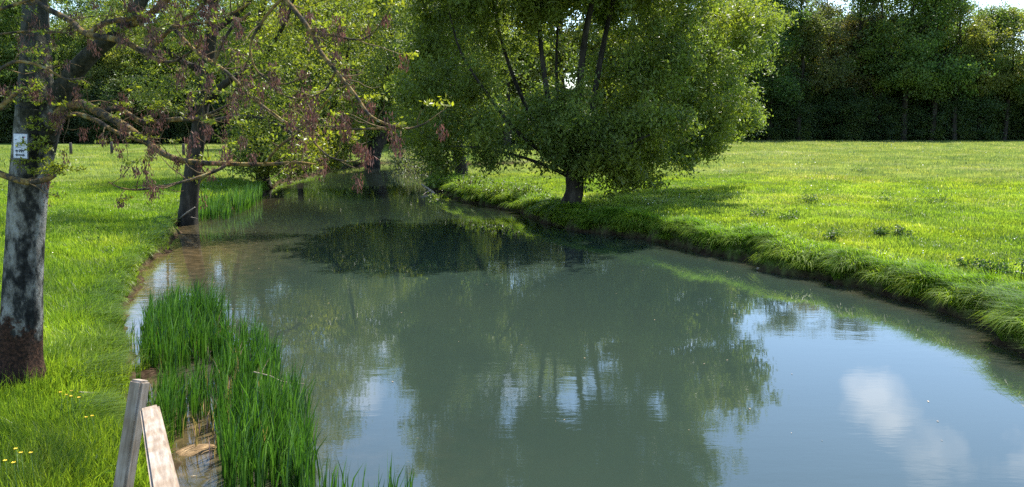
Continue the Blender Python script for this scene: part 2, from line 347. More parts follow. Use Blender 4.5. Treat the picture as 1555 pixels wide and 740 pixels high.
# ------------------------------------------------------------------ water
wx = axis(-14, 13, .2, -30, 30, 6); wy = axis(-6, 74, .25, -40, 135, 14)
WX, WY = np.meshgrid(wx, wy); ax_, ay_ = WX.ravel(), WY.ravel()
ws, wside = river_sd(ax_, ay_)
shallow = np.where(wside < .5, np.exp(-np.clip(-ws, 0, 9)/.9), .5*np.exp(-np.clip(-ws, 0, 9)/.35))
shallow = np.clip(shallow + .75*np.exp(-((ax_+8)**2/4.5+(ay_-20.5)**2/22.)) + .6*np.exp(-((ax_+3.6)**2/.8+(ay_-8.6)**2/1.2)), 0, 1)
nxw = len(wx); iw = (np.arange(len(wy)-1)[:, None]*nxw+np.arange(nxw-1)[None, :]).ravel()
WF = np.stack([iw, iw+1, iw+1+nxw, iw+nxw], -1)
keep = (ws[WF] < 1.2).any(1)
def water_mat():
    m, t, N, L = newmat('river_water')
    g = N('ShaderNodeNewGeometry')
    mp = N('ShaderNodeMapping'); mp.inputs['Scale'].default_value = (.55, 1.3, 1); L(g.outputs['Position'], mp.inputs[0])
    n1 = noise(t, 2.2, 3, mp.outputs[0], .55); n2 = noise(t, 9, 4, mp.outputs[0], .6); n3 = noise(t, .16, 2, g.outputs['Position'])
    rr = ramp(t, [(.42, (.15, .15, .15)), (.62, (1, 1, 1))]); L(n3.outputs[0], rr.inputs[0])
    ad = N('ShaderNodeMath'); ad.operation = 'MULTIPLY_ADD'; L(n2.outputs[0], ad.inputs[0]); ad.inputs[1].default_value = .22; L(n1.outputs[0], ad.inputs[2])
    ml = N('ShaderNodeMath'); ml.operation = 'MULTIPLY'; L(ad.outputs[0], ml.inputs[0]); L(rr.outputs[0], ml.inputs[1])
    b = N('ShaderNodeBump'); b.inputs['Strength'].default_value = 1; b.inputs['Distance'].default_value = .0032; L(ml.outputs[0], b.inputs['Height'])
    a = N('ShaderNodeAttribute'); a.attribute_name = 'shallow'
    nb = noise(t, 3.5, 6, g.outputs['Position'], .7); rb = ramp(t, [(.3, (.03, .022, .01)), (.5, (.07, .052, .024)), (.7, (.14, .095, .045))]); L(nb.outputs[0], rb.inputs[0])
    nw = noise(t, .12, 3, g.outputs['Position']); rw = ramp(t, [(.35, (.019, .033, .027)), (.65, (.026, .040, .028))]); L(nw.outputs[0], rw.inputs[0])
    mx = N('ShaderNodeMix'); mx.data_type = 'RGBA'; L(a.outputs['Fac'], mx.inputs[0]); si = N('ShaderNodeAttribute'); si.attribute_name = 'shade_scale'; sv = N('ShaderNodeVectorMath'); sv.operation = 'SCALE'; L(rw.outputs[0], sv.inputs[0]); L(si.outputs['Fac'], sv.inputs['Scale'])
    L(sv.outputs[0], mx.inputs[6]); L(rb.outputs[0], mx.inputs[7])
    p = N('ShaderNodeBsdfPrincipled'); L(mx.outputs[2], p.inputs['Base Color']); p.inputs['Roughness'].default_value = .012; p.inputs['IOR'].default_value = 1.36; p.inputs['Specular IOR Level'].default_value = .85
    L(b.outputs[0], p.inputs['Normal'])
    o = N('ShaderNodeOutputMaterial'); L(p.outputs[0], o.inputs[0]); return m
water = mesh_np('river_water', np.stack([ax_, ay_, np.zeros(len(ax_))], -1), WF[keep], water_mat(), smooth=True, attrs={'shallow': shallow, 'shade_scale': 1-.62*sstep(20, 34, ay_)})  # far water darkened in its own colour to stand in for tree shade
tag(water, 'calm green grey river water with tree and sky reflections', 'river', kind='structure')

# ------------------------------------------------------------------ grass
def blades(P, h, w, rng, lean=.45, leandir=None, seg=True):
    n = len(P); la = rng.uniform(0, 2*np.pi, n)
    D = np.stack([np.cos(la), np.sin(la), np.zeros(n)], -1)*rng.uniform(0, 1, (n, 1))
    if leandir is not None: D = D*.85 + leandir
    a = np.arctan2(D[:, 1], D[:, 0])+np.pi/2+rng.normal(size=n)*.7
    Sd = np.stack([np.cos(a), np.sin(a), np.zeros(n)], -1)*(w[:, None]*.5)
    H = h[:, None]; up = np.array([0, 0, 1.])
    mid = P + up*H*.55 + D*H*lean*.4
    tip = P + up*H*(1-.35*lean*np.linalg.norm(D, axis=1)[:, None]) + D*H*lean*1.3
    if seg:
        V = np.stack([P-Sd, P+Sd, mid+Sd*.8, mid-Sd*.8, tip], 1).reshape(-1, 3)
        b = np.arange(n)[:, None]*5
        Fc = np.concatenate([b+[0, 1, 2], b+[0, 2, 3], b+[3, 2, 4]], 1).reshape(-1, 3); rp = 3
    else:
        V = np.stack([P-Sd, P+Sd, tip], 1).reshape(-1, 3); Fc = np.arange(3*n).reshape(n, 3); rp = 1
    return V, Fc, rp
rng = np.random.default_rng(4)
def polar_pts(n, d0, d1, a0, a1, rng):
    # density falls with the square of the distance
    d = np.exp(rng.uniform(np.log(d0), np.log(d1), n)); a = rng.uniform(a0, a1, n)
    return d*np.sin(a), d*np.cos(a), d
def clumpy(x, y, d, rng, frac=.55):
    n = len(x); k = max(1, n//22); c = rng.integers(0, n, k)
    sel = rng.random(n) < frac; idx = c[rng.integers(0, k, n)]
    sg = .035+.004*d[idx]
    x = np.where(sel, x[idx]+rng.normal(size=n)*sg, x); y = np.where(sel, y[idx]+rng.normal(size=n)*sg, y)
    return x, y
def edge_normal(x, y):
    e = .05; s0, _ = river_sd(x, y); sx, _ = river_sd(x+e, y); sy, _ = river_sd(x, y+e)
    g = np.stack([(sx-s0)/e, (sy-s0)/e, np.zeros(len(x))], -1); return g/(np.linalg.norm(g, axis=1)[:, None]+1e-9)
def make_grass(name, label, n, d0, d1, a0, a1, hfun, color, zmin, want_side, seed, seg=True, wk=1.0):
    rng = np.random.default_rng(seed)
    x, y, d = polar_pts(n, d0, d1, R(a0), R(a1), rng); x, y = clumpy(x, y, d, rng)
    z, s, side = height(x, y)
    k = (z > zmin) & (side == want_side) & (s > -.25)
    x, y, z, s, d = x[k], y[k], z[k], s[k], d[k]
    h = hfun(x, y, s, d)*rng.uniform(.55, 1.25, len(x)); w = (.0024+.0006*d)*wk*rng.uniform(.7, 1.4, len(x))
    g = edge_normal(x, y); ed = np.exp(-np.clip(s, 0, 9)/.35)[:, None]
    bend = -g*ed*.7 + np.stack([(vnoise(x*1.3, y*1.3, 71)-.5)*1.0, (vnoise(x*1.3, y*1.3, 72)-.55)*1.0, x*0], -1)
    V, Fc, rp = blades(np.stack([x, y, z-.01], -1), h, w, rng, .5, bend, seg)
    rnd = np.clip(.72*rng.random(len(x)) + .5*fbm(x*.8, y*.8, 44) + .6*(fbm(x*.13, y*.13, 45)-.5) - .12, 0, 1)
    o = mesh_np(name, V, Fc, M_grass, rnd=np.repeat(rnd, rp), color=color)
    return tag(o, label, 'grass', kind='stuff')
hl = lambda x, y, s, d: .05 + .13*fbm(x*.9, y*.9, 50)**1.2 + .08*sstep(0, .5, s)*(1-sstep(1.0, 2.6, s)) + .16*(1-sstep(8.5, 10.5, d))
hr = lambda x, y, s, d: .06 + .14*fbm(x*.8, y*.8, 52)**1.3 + .08*(1-sstep(.3, 1.6, s))
make_grass('bank_grass', 'lush bright green grass on the left bank beside the spotted trunk', 420000, 6.5, 45, -38, -9, hl, (.165, .25, .026), .06, 0, 1, True)
make_grass('meadow_grass', 'distant sunlit grass in the field behind the fence posts', 150000, 40, 104, -40, 12, lambda x, y, s, d: .12+.12*fbm(x*.2, y*.2, 5), (.2, .245, .06), .10, 0, 2, False, .7)
make_grass('bank_grass', 'long yellow green grass overhanging the right bank of the river', 480000, 10, 46, -8, 38, hr, (.18, .255, .034), .10, 1, 3, True)
make_grass('meadow_grass', 'pale sunlit grass of the wide meadow before the dark wood', 260000, 42, 122, -14, 38, lambda x, y, s, d: .12+.10*fbm(x*.2, y*.2, 6), (.215, .25, .085), .10, 1, 4, False, .6)
# tresses of grass hanging over the right bank
def edge_grass(name, label, n, t0, t1, line, inland, h, color, seed, zmin=.05):
    rng = np.random.default_rng(seed)
    seglen = np.linalg.norm(np.diff(line, axis=0), axis=1); cum = np.concatenate([[0], np.cumsum(seglen)])
    ctr = line[:, 1]; 
    ok = (ctr[:-1] > t0) & (ctr[:-1] < t1); wgt = seglen*ok/np.clip(ctr[:-1], 5, 99)**1.4; wgt /= wgt.sum()
    i = rng.choice(len(seglen), n, p=wgt); f = rng.random((n, 1))
    P = line[i]*(1-f)+line[i+1]*f
    g = edge_normal(P[:, 0], P[:, 1])
    P = P + g[:, :2]*rng.uniform(inland[0], inland[1], (n, 1))
    z, s, side = height(P[:, 0], P[:, 1]); k = z > zmin
    P, g, z = P[k], g[k], z[k]; nn = len(P)
    hh = h*rng.uniform(.5, 1.3, nn)*(.5+fbm(P[:, 0]*1.3, P[:, 1]*1.3, 13)); w = .005+.0006*P[:, 1]
    V, Fc, rp = blades(np.column_stack([P, z]), hh, w*rng.uniform(.7, 1.4, nn), rng, .75, -g*rng.uniform(.5, 1.5, (nn, 1)))
    o = mesh_np(name, V, Fc, M_grass, rnd=np.repeat(rng.random(nn)*.6+.4*fbm(P[:, 0], P[:, 1], 2), rp), color=color)
    return tag(o, label, 'grass', kind='stuff')
edge_grass('overhanging_grass', 'tufts of long grass drooping over the right bank edge', 30000, 8, 44, Rb, (.05, .9), .28, (.11, .2, .018), 11)
edge_grass('overhanging_grass', 'thin grass along the muddy left waterline', 16000, 7, 60, Lb, (.1, .6), .22, (.11, .19, .02), 12)

def tussocks(name, label, line, n, t0, t1, inland, rr, hh, color, seed, per=330):
    # many rounded tufts, each a fountain of drooping blades
    rng = np.random.default_rng(seed); seglen = np.linalg.norm(np.diff(line, axis=0), axis=1)
    ok = (line[:-1, 1] > t0) & (line[:-1, 1] < t1); wgt = seglen*ok; wgt /= wgt.sum(); i = rng.choice(len(seglen), n, p=wgt); f = rng.random((n, 1))
    P = line[i]*(1-f)+line[i+1]*f; g = edge_normal(P[:, 0], P[:, 1]); P = P+g[:, :2]*(rng.random((n, 1))**1.5*(inland[1]-inland[0])+inland[0])
    z, s, sd_ = height(P[:, 0], P[:, 1]); k = z > .12; P, z, g = P[k], z[k], g[k]; n = len(P)
    rad = rng.uniform(*rr, n); hgt = hh[0]+(hh[1]-hh[0])*(.35*rng.random(n)+.65*(rad-rr[0])/(rr[1]-rr[0])); idx = np.repeat(np.arange(n), per); m = len(idx)
    a = rng.uniform(0, 6.283, m); q = np.sqrt(rng.random(m)); dr = np.stack([np.cos(a), np.sin(a), a*0], -1)
    B = np.column_stack([P[idx]+dr[:, :2]*(q*rad[idx]*.6)[:, None], z[idx]-.03-.06*q]); h = hgt[idx]*rng.uniform(.5, 1.15, m)*(1-.25*q)
    D_ = dr*(.15+1.25*q[:, None]) - g[idx]*.25
    la = rng.normal(size=(m, 3))*.25; la[:, 2] = 0; D_ = D_+la
    aa = np.arctan2(D_[:, 1], D_[:, 0])+np.pi/2+rng.normal(size=m)*.5; w = (.0035+.00055*P[idx, 1])*rng.uniform(.7, 1.3, m)
    Sd = np.stack([np.cos(aa), np.sin(aa), aa*0], -1)*w[:, None]*.6; up = np.array([0, 0, 1.]); H = h[:, None]; ln = np.linalg.norm(D_, axis=1)[:, None]
    m1 = B+up*H*.6+D_*H*.28; m2 = B+up*H*(.92-.22*ln)+D_*H*.62; tp = B+up*H*(1.02-.55*ln)+D_*H*.95
    V = np.stack([B-Sd, B+Sd, m1+Sd, m1-Sd, m2+Sd*.7, m2-Sd*.7, tp], 1).reshape(-1, 3); b = np.arange(m)[:, None]*7
    Fc = np.concatenate([b+[0, 1, 2], b+[0, 2, 3], b+[3, 2, 4], b+[3, 4, 5], b+[5, 4, 6]], 1).reshape(-1, 3)
    rnd = np.clip(.6*rng.random(m)+.35*rng.random(n)[idx]-.03, 0, 1)
    return tag(mesh_np(name, V, Fc, M_grass, rnd=np.repeat(rnd, 5), color=color), label, 'grass', kind='stuff')
tussocks('tussock_grass', 'rounded shaggy grass tussocks crowding the right bank edge', Rb, 460, 9, 44, (-.02, 1.2), (.18, .5), (.18, .44), (.18, .27, .026), 61)
tussocks('tussock_grass', 'scattered grass tussocks along the left bank edge', Lb, 260, 7, 60, (.12, 2.0), (.12, .26), (.12, .24), (.165, .25, .026), 62, 220)

# ------------------------------------------------------------------ trees
def limb_curve(p0, d0, length, rng, n=9, wob=.18, lift=.0):
    P = [np.array(p0, float)]; d = np.array(d0, float); d /= np.linalg.norm(d); st = length/(n-1)
    for i in range(n-1):
        d = d + rng.normal(size=3)*wob*.5; d[2] += lift/(n); d /= np.linalg.norm(d); P.append(P[-1]+d*st)
    return np.array(P)
def lobe_points(lobes, n, rng, shell=.5):
    vol = np.array([l[3]*l[4]*l[5] for l in lobes])**.6; vol /= vol.sum()
    i = rng.choice(len(lobes), n, p=vol); Lo = np.array(lobes)[i]
    u = rng.normal(size=(n, 3)); u /= np.linalg.norm(u, axis=1)[:, None]
    r = (shell**3+(1-shell**3)*rng.random(n))**(1/3)
    return Lo[:, :3]+u*r[:, None]*Lo[:, 3:6]
def attach_twigs(T, limbs, clusters, rng, rmin=.008, rmax=.05, sides=4, sag=.12):
    nodes = []; rad = []
    for P, r in limbs:
        Q = smooth_line(P, 3); rq = np.interp(np.linspace(0, 1, len(Q)), np.linspace(0, 1, len(P)), r)
        k = max(1, int(len(Q)*.25)); nodes += list(Q[k:]); rad += list(rq[k:])
    A = np.array(nodes); dist = np.array([np.min(((A-c)**2).sum(1)) for c in clusters]); order = np.argsort(dist)
    cap = len(nodes)+len(clusters)*5; NA = np.zeros((cap, 3)); NR = np.zeros(cap); m = len(nodes); NA[:m] = A; NR[:m] = rad
    for j in order:
        c = clusters[j]; d2 = ((NA[:m]-c)**2).sum(1) + np.maximum(0, NA[:m, 2]-c[2]+.3)**2*.6
        i = int(np.argmin(d2)); p = NA[i]; Ld = math.sqrt(((c-p)**2).sum())+1e-6
        r0 = min(NR[i]*.8, rmin+Ld*.011, rmax); mid = (p+c)/2 + np.array([0, 0, 1.])*Ld*sag + rng.normal(size=3)*Ld*.08
        t = np.linspace(0, 1, 5)[:, None]; Q = (1-t)**2*p+2*t*(1-t)*mid+t*t*c
        r = np.linspace(r0, rmin*.7, 5); T.add(Q, r, sides)
        NA[m:m+4] = Q[1:]; NR[m:m+4] = r[1:]; m += 4
def cluster_leaves(clusters, per, sd, size, rng, aspect=.5, droop=0., flat=.65):
    n = len(clusters); k = rng.poisson(per, n)+3; idx = np.repeat(np.arange(n), k)
    off = rng.normal(size=(len(idx), 3))*sd; off[:, 2] *= flat
    sc = rng.uniform(.6, 1.35, n)[idx][:, None]
    P = clusters[idx]+off*sc
    V, Fc = leaf_quads(P, size, rng, aspect, 1.0, droop)
    rnd = np.clip(.55*rng.random(len(P))+.45*rng.random(n)[idx], 0, 1)
    return V, Fc, rnd
def add_tree(name, base, limbs, lobes, ncl, per, sd, size, color, label, group=None, seed=1, cat='tree', bark=None, shell=.5, rmin=.008, droop=0., clump=None, flat=.65, sides=8, aspect=.5, loose=None, wob=.15, leafmat=None, local=True, sag=.12, extra=None):
    """limbs and lobes in world coordinates; first limb is the trunk"""
    rng = np.random.default_rng(seed); base = np.asarray(base, float)
    root = empty(name, base, label, cat, group)
    T = Tubes(5); cl = lobe_points(lobes, ncl, rng, shell)
    if clump:
        cc = lobe_points(lobes, clump[0], rng, shell); i_ = rng.integers(0, len(cc), ncl); o_ = rng.normal(size=(ncl, 3))*clump[1]*rng.uniform(.6, 1.3, (clump[0], 1))[i_]; o_[:, 2] *= .62; cl = np.concatenate([cc[i_]+o_, cl[:ncl//7]])
    if loose is not None: cl = np.concatenate([cl, loose])
    cl = cl[cl[:, 2] > .35]
    limbs = [(np.asarray(P, float), np.asarray(r, float)) for P, r in limbs]
    TT = Tubes(sides)
    for i, (P, r) in enumerate(limbs):
        Q = smooth_line(P, 4); rq = np.interp(np.linspace(0, 1, len(Q)), np.linspace(0, 1, len(P)), r)
        TT.add(Q-base, rq, sides, wob, i*3.1)
    lb = [(P-base, r) for P, r in limbs]
    attach_twigs(T, lb, cl-base, rng, rmin, sag=sag)
    TT.build('trunk', bark or M_bark, root)
    V, Fc, rnd = cluster_leaves(cl-base, per, sd, size, rng, aspect, droop, flat)
    crown_mesh('crown', T, V, Fc, rnd, root, color, leafmat or M_leaf, M_twig if bark else M_bark)
    return root
def gz_at(x, y): return float(height(np.array([x]), np.array([y]))[0][0])

def auto_limbs(H, r0, rng, spread, nl=9, low=.2, lean=(0, 0)):
    top = np.array([lean[0], lean[1], H*.93])
    P = np.array([[0, 0, -.2], [0, 0, 0], *[top*t + np.append(rng.normal(size=2)*.02*H*t, 0) for t in (.2, .4, .6, .8, 1)]])
    out = [(P, r0*np.array([1.3, 1.1, .9, .72, .5, .3, .08]))]
    for k in range(nl):
        t = low+(.9-low)*(k+rng.random())/nl; a = k*2.4+rng.random(); p = top*t
        Ln = spread*(1.15-.65*t)*rng.uniform(.7, 1.1)
        d = np.array([math.cos(a), math.sin(a), .55+.6*t])
        out.append((limb_curve(p, d, Ln, rng, 6, .25, .3), r0*(1-t)*np.linspace(.6, .1, 6)+.01))
    return out
# --- five kinds of woodland tree, each built once at its own place, then copied
def wood_proto(kind, name, seed):
    rng = np.random.default_rng(seed)
    H, sp, r0, col, per, ncl, shell = kind
    limbs = auto_limbs(H, r0, rng, sp, 12, .18)
    lobes = [(0, 0, H*.60, sp*.6, sp*.6, H*.32)]
    if H < 12: lobes = [(0, 0, H*.34, sp*.85, sp*.85, H*.36), (0, 0, H*.12, sp*.8, sp*.8, H*.14)]
    for k in range(9):
        a = k*2.4; t = rng.uniform(.28, .92); q = sp*(1.0-.55*abs(t-.45)/.5)*.62
        lobes.append((math.cos(a)*q, math.sin(a)*q, H*t, sp*.34, sp*.34, H*.085))
    root = empty(name, (0, 0, 0)); T = Tubes(4); TT = Tubes(7)
    for i, (P, r) in enumerate(limbs):
        Q = smooth_line(P, 2); TT.add(Q, np.interp(np.linspace(0, 1, len(Q)), np.linspace(0, 1, len(P)), r), 7, .12, i)
    cc = lobe_points(lobes, 42, rng, .7); i_ = rng.integers(0, 42, ncl); cl = cc[i_]+rng.normal(size=(ncl, 3))*[.8, .8, .42]; cl = np.concatenate([cl, lobe_points(lobes, ncl//6, rng, shell)]); cl = cl[cl[:, 2] > (.8 if H > 12 else .15)]
    attach_twigs(T, limbs, cl, rng, .02, .09)
    TT.build('trunk', M_bark, root)
    V, Fc, rnd = cluster_leaves(cl, per*1.15, .46, .24, rng, .6); V[:, 2] = np.maximum(V[:, 2], -.1)
    crown_mesh('crown', T, V, Fc, rnd, root, col, M_leaf, M_bark)
    return root
def copy_thing(o, name=None):
    c = o.copy(); C.objects.link(c)
    for ch in o.children:
        d = ch.copy(); C.objects.link(d); d.parent = c
    return c
KINDS_ = [
 (21, 5.0, .32, (.05, .085, .018), 62, 330, .45),
 (18, 4.2, .26, (.062, .1, .02), 58, 290, .4),
 (23, 4.4, .30, (.042, .07, .02), 46, 300, .5),
 (15, 4.6, .24, (.075, .11, .025), 60, 280, .45),
 (9, 4.2, .16, (.055, .09, .02), 80, 330, .3)]
used = {}
def plant(ki, x, y, sc, rot, col, label, group, name=('broadleaf_tree', 'slender_tree', 'tall_tree', 'rounded_tree', 'understorey_tree')):
    while river_sd(np.array([x]), np.array([y]))[0][0] < .8: x += 1.0
    if ki not in used: used[ki] = wood_proto(KINDS_[ki], name[ki], 100+ki); o = used[ki]
    else: o = copy_thing(used[ki])
    o.location = (x, y, gz_at(x, y)-.1); o.rotation_euler = (0, 0, rot); o.scale = (sc*1.0, sc, sc)
    for ch in o.children:
        if ch.name.startswith('crown'): ch.color = (*[min(m_, q*2.1) for q, m_ in zip(col, (.17, .2, .06))], 1)
    o['label'] = label; o['category'] = 'tree'; o['group'] = group
    return o
rw = random.Random(8)
ORD = ['first', 'second', 'third', 'fourth', 'fifth', 'sixth', 'seventh', 'eighth', 'ninth', 'tenth', 'eleventh', 'twelfth', 'thirteenth', 'fourteenth', 'fifteenth', 'sixteenth', 'seventeenth']
G1 = 'trees of the dark wood behind the right meadow'; G2 = 'trees of the wood across the left field'; G3 = 'pale green trees beyond the river bend'
# right wood, front row (px along the meadow's far edge, kind, scale, colour)
front = [(1120, 1, 1.05, (.045, .075, .022), 'green rounded tree beside the big willow crown'),
 (1165, 0, 1.0, (.04, .07, .02), 'tall green tree just right of the pale willow foliage'),
 (1210, 2, .95, (.05, .06, .022), 'tall thin olive tree near left end of the right wood'),
 (1250, 2, .88, (.085, .075, .03), 'tall brownish budding tree with see-through crown in the wood'),
 (1292, 2, .98, (.05, .055, .025), 'bare looking tall tree with sky glints between branches'),
 (1330, 1, 1.12, (.05, .08, .02), 'slender mid green tree at middle of the right wood'),
 (1368, 0, 1.05, (.065, .1, .022), 'broad tree with bright lime top at the wood middle'),
 (1410, 1, 1.15, (.045, .078, .02), 'dark green tree right of the bright lime topped one'),
 (1445, 2, .86, (.075, .085, .022), 'tall yellowish green tree near right end of the wood'),
 (1482, 1, 1.05, (.045, .07, .02), 'narrow dark tree just left of the pale round one'),
 (1520, 3, 1.18, (.08, .105, .03), 'pale green rounded tree below the white sky corner'),
 (1565, 1, .99, (.05, .08, .02), 'dark tree on the right frame edge of the wood'),
 (1620, 0, .8, (.05, .08, .02), 'woodland tree continuing past the right frame edge')]
for px, ki, sc, col, lab in front:
    sc *= 1.17 if px < 1460 else 1.0; d = 120+rw.uniform(-2, 3); plant(ki, (px-777.5)/F*d, d, sc, rw.uniform(0, 6.3), col, lab, G1)
for r_, (dd, off) in enumerate(((127, 12), (135, -10), (145, 8))):
    for k in range(14):
        px = 1060+off+k*42+rw.uniform(-9, 9); d = dd+rw.uniform(-2, 2)
        if px > 1480 and r_ > 0: sc = .72
        else: sc = rw.uniform(.88, 1.12)
        if px > 1500 and r_ == 0: sc *= .8
        c = rw.uniform(.8, 1.2); plant(rw.choice((0, 1, 0, 3)), (px-777.5)/F*d, d, sc, rw.uniform(0, 6.3), (.045*c, .075*c, .018*c), 'dark tree standing behind the front row of the right wood', 'trees deep inside the right wood')
for k in range(22):
    px = 1075+k*26+rw.uniform(-9, 9); d = 121+rw.uniform(-3, 3)
    plant(4, (px-777.5)/F*d, d, rw.uniform(.6, .95), rw.uniform(0, 6.3), (.03, .05, .017), 'low dark understorey tree at foot of the right wood', 'understorey along the right wood edge')
# left wood
frontL = [(-60, 0, .95, (.045, .07, .02), 'dark tree of the left wood cut by the frame edge'),
 (-10, 3, 1.1, (.045, .07, .02), 'dark green tree glimpsed left of the signposted trunk'),
 (60, 1, 1.05, (.05, .075, .02), 'dark tree of the left wood hidden behind the spotted trunk'),
 (125, 0, .85, (.045, .065, .02), 'shadowy tree right behind the far field, beside the spotted trunk'),
 (180, 3, .98, (.085, .115, .045), 'grey green round crowned tree across the field between two trunks'),
 (232, 3, .92, (.075, .105, .035), 'soft green round tree left of the leaning riverside trunk'),
 (285, 0, .9, (.06, .09, .022), 'green tree behind the leaning riverside trunk'),
 (335, 3, .85, (.10, .14, .03), 'bright green tree right of the leaning riverside trunk'),
 (390, 1, 1.0, (.055, .085, .02), 'mid green tree behind the low leafy riverside bush'),
 (440, 0, .95, (.06, .09, .02), 'green wood tree showing between the drooping brown seeds'),
 (490, 1, 1.0, (.06, .09, .02), 'last green tree of the left wood toward the river bend')]
for px, ki, sc, col, lab in frontL:
    d = 107+rw.uniform(-2, 3); plant(ki, (px-777.5)/F*d, d, sc, rw.uniform(0, 6.3), col, lab, G2)
for dd in (114, 122, 131):
    for k in range(13):
        px = -90+k*48+rw.uniform(-12, 12); d = dd+rw.uniform(-2, 2); c = rw.uniform(.8, 1.2)
        plant(rw.choice((0, 1, 2, 3)), (px-777.5)/F*d, d, rw.uniform(.85, 1.1), rw.uniform(0, 6.3), (.05*c, .08*c, .02*c), 'dark tree standing deep in the left wood', 'trees deep inside the left wood')
for k in range(24):
    px = -80+k*26+rw.uniform(-6, 6); d = 105+rw.uniform(-1, 2)
    plant(4, (px-777.5)/F*d, d, rw.uniform(.6, 1.0), rw.uniform(0, 6.3), (.03, .045, .017), 'low dark understorey tree at foot of the left wood', 'understorey along the left wood edge')
# centre, beyond the bend
mid_ = [(455, 86, 0, .98, 'broad pale green tree on the far bank left of the forked trunk'),
 (520, 92, 3, 1.25, 'round lime green tree rising behind the forked trunk'),
 (585, 96, 1, 1.0, 'slim lime green tree just right of the forked trunk'),
 (640, 84, 0, 1.05, 'pale tree behind the left edge of the willow'),
 (700, 96, 0, 1.3, 'pale tree behind the left stems of the willow'),
 (770, 94, 0, 1.3, 'pale tree seen through the middle stems of the willow'),
 (850, 98, 0, 1.5, 'pale tree seen behind the willow trunk'),
 (930, 98, 0, 1.3, 'pale tree seen through the right half of the willow'),
 (1010, 104, 0, .9, 'green tree behind the right side of the willow'),
 (1070, 110, 1, 1.0, 'green tree between the willow and the right wood')]
for px, d, ki, sc, lab in mid_:
    c = rw.uniform(.85, 1.2); plant(ki, (px-777.5)/F*d, d, sc, rw.uniform(0, 6.3), (.11*c, .15*c, .028*c), lab, G3)
for k in range(16):
    px = 470+k*42+rw.uniform(-10, 10); d = 116+rw.uniform(-5, 5); c = rw.uniform(.85, 1.2)
    plant(rw.choice((0, 1, 3)), (px-777.5)/F*d, d, rw.uniform(.8, 1.0), rw.uniform(0, 6.3), (.075*c, .11*c, .02*c), 'green tree in the belt behind the river bend', 'trees in the belt behind the river bend')
for k in range(14):
    px = 430+k*36+rw.uniform(-8, 8); d = 101+rw.uniform(-3, 3)
    plant(4, (px-777.5)/F*d, d, rw.uniform(.5, .8), rw.uniform(0, 6.3), (.05, .08, .02), 'low bushy tree behind the river bend', 'low trees behind the river bend')

# --- the big willow on the right bank
wb = at(866, 318, .42); wb[2] = gz_at(wb[0], wb[1])-.05
D = wb[1]
def wp(px, py, dd=0): return atd(px, py, D+dd)
willow_limbs = [
 ([wb+[0, 0, -.3], wb+[0, 0, .1], wp(872, 290), wp(872, 262), wp(874, 245)], [.42, .33, .29, .29, .28]),
 ([wp(872, 262), wp(862, 225), wp(838, 170), wp(826, 110), wp(820, 50), wp(815, -60), wp(800, -220)], [.22, .17, .13, .12, .11, .09, .03]),
 ([wp(874, 262), wp(872, 200), wp(880, 130), wp(888, 60), wp(900, 0), wp(925, -110), wp(935, -290)], [.26, .2, .16, .14, .13, .1, .03]),
 ([wp(876, 262), wp(895, 195, .3), wp(905, 130, .5), wp(918, 60, .8), wp(932, 0, 1), wp(965, -110, 1.2), wp(985, -240, 1.5)], [.22, .17, .14, .12, .1, .08, .03]),
 ([wp(868, 262), wp(840, 230, .6), wp(800, 165, 1), wp(770, 90, 1.3), wp(752, 20, 1.5), wp(735, -80, 2)], [.17, .12, .10, .085, .07, .03]),
 ([wp(868, 262), wp(835, 240, -.5), wp(790, 205, -.9), wp(745, 150, -1.3), wp(700, 80, -1.5), wp(680, 10, -1.6)], [.15, .1, .085, .07, .05, .03]),
 ([wp(868, 270), wp(830, 252, -.5), wp(780, 235, -1.), wp(730, 225, -1.4), wp(690, 222, -1.6)], [.12, .08, .06, .05, .02]),
 ([wp(876, 262), wp(930, 215, 1), wp(985, 150, 2), wp(1040, 80, 3), wp(1075, 10, 4), wp(1080, -90, 4.5)], [.2, .15, .12, .1, .07, .03]),
 ([wp(876, 262), wp(930, 225, 2.5), wp(1000, 170, 5), wp(1060, 120, 7.5), wp(1110, 70, 9.5)], [.18, .13, .11, .09, .03]),
 ([wp(860, 262), wp(850, 200, 1), wp(845, 100, 1.6), wp(850, 0, 2), wp(865, -110, 2)], [.12, .09, .07, .05, .03]),
 ([wp(876, 262), wp(925, 240, -.8), wp(965, 215, -1.5), wp(1000, 200, -2)], [.12, .09, .06, .02]),
]
def lob(px, py, dd, rpx, rpy, rd):
    c = atd(px, py, D+dd); k = (D+dd)/F; return (c[0], c[1], c[2], rpx*k, rd, rpy*k)
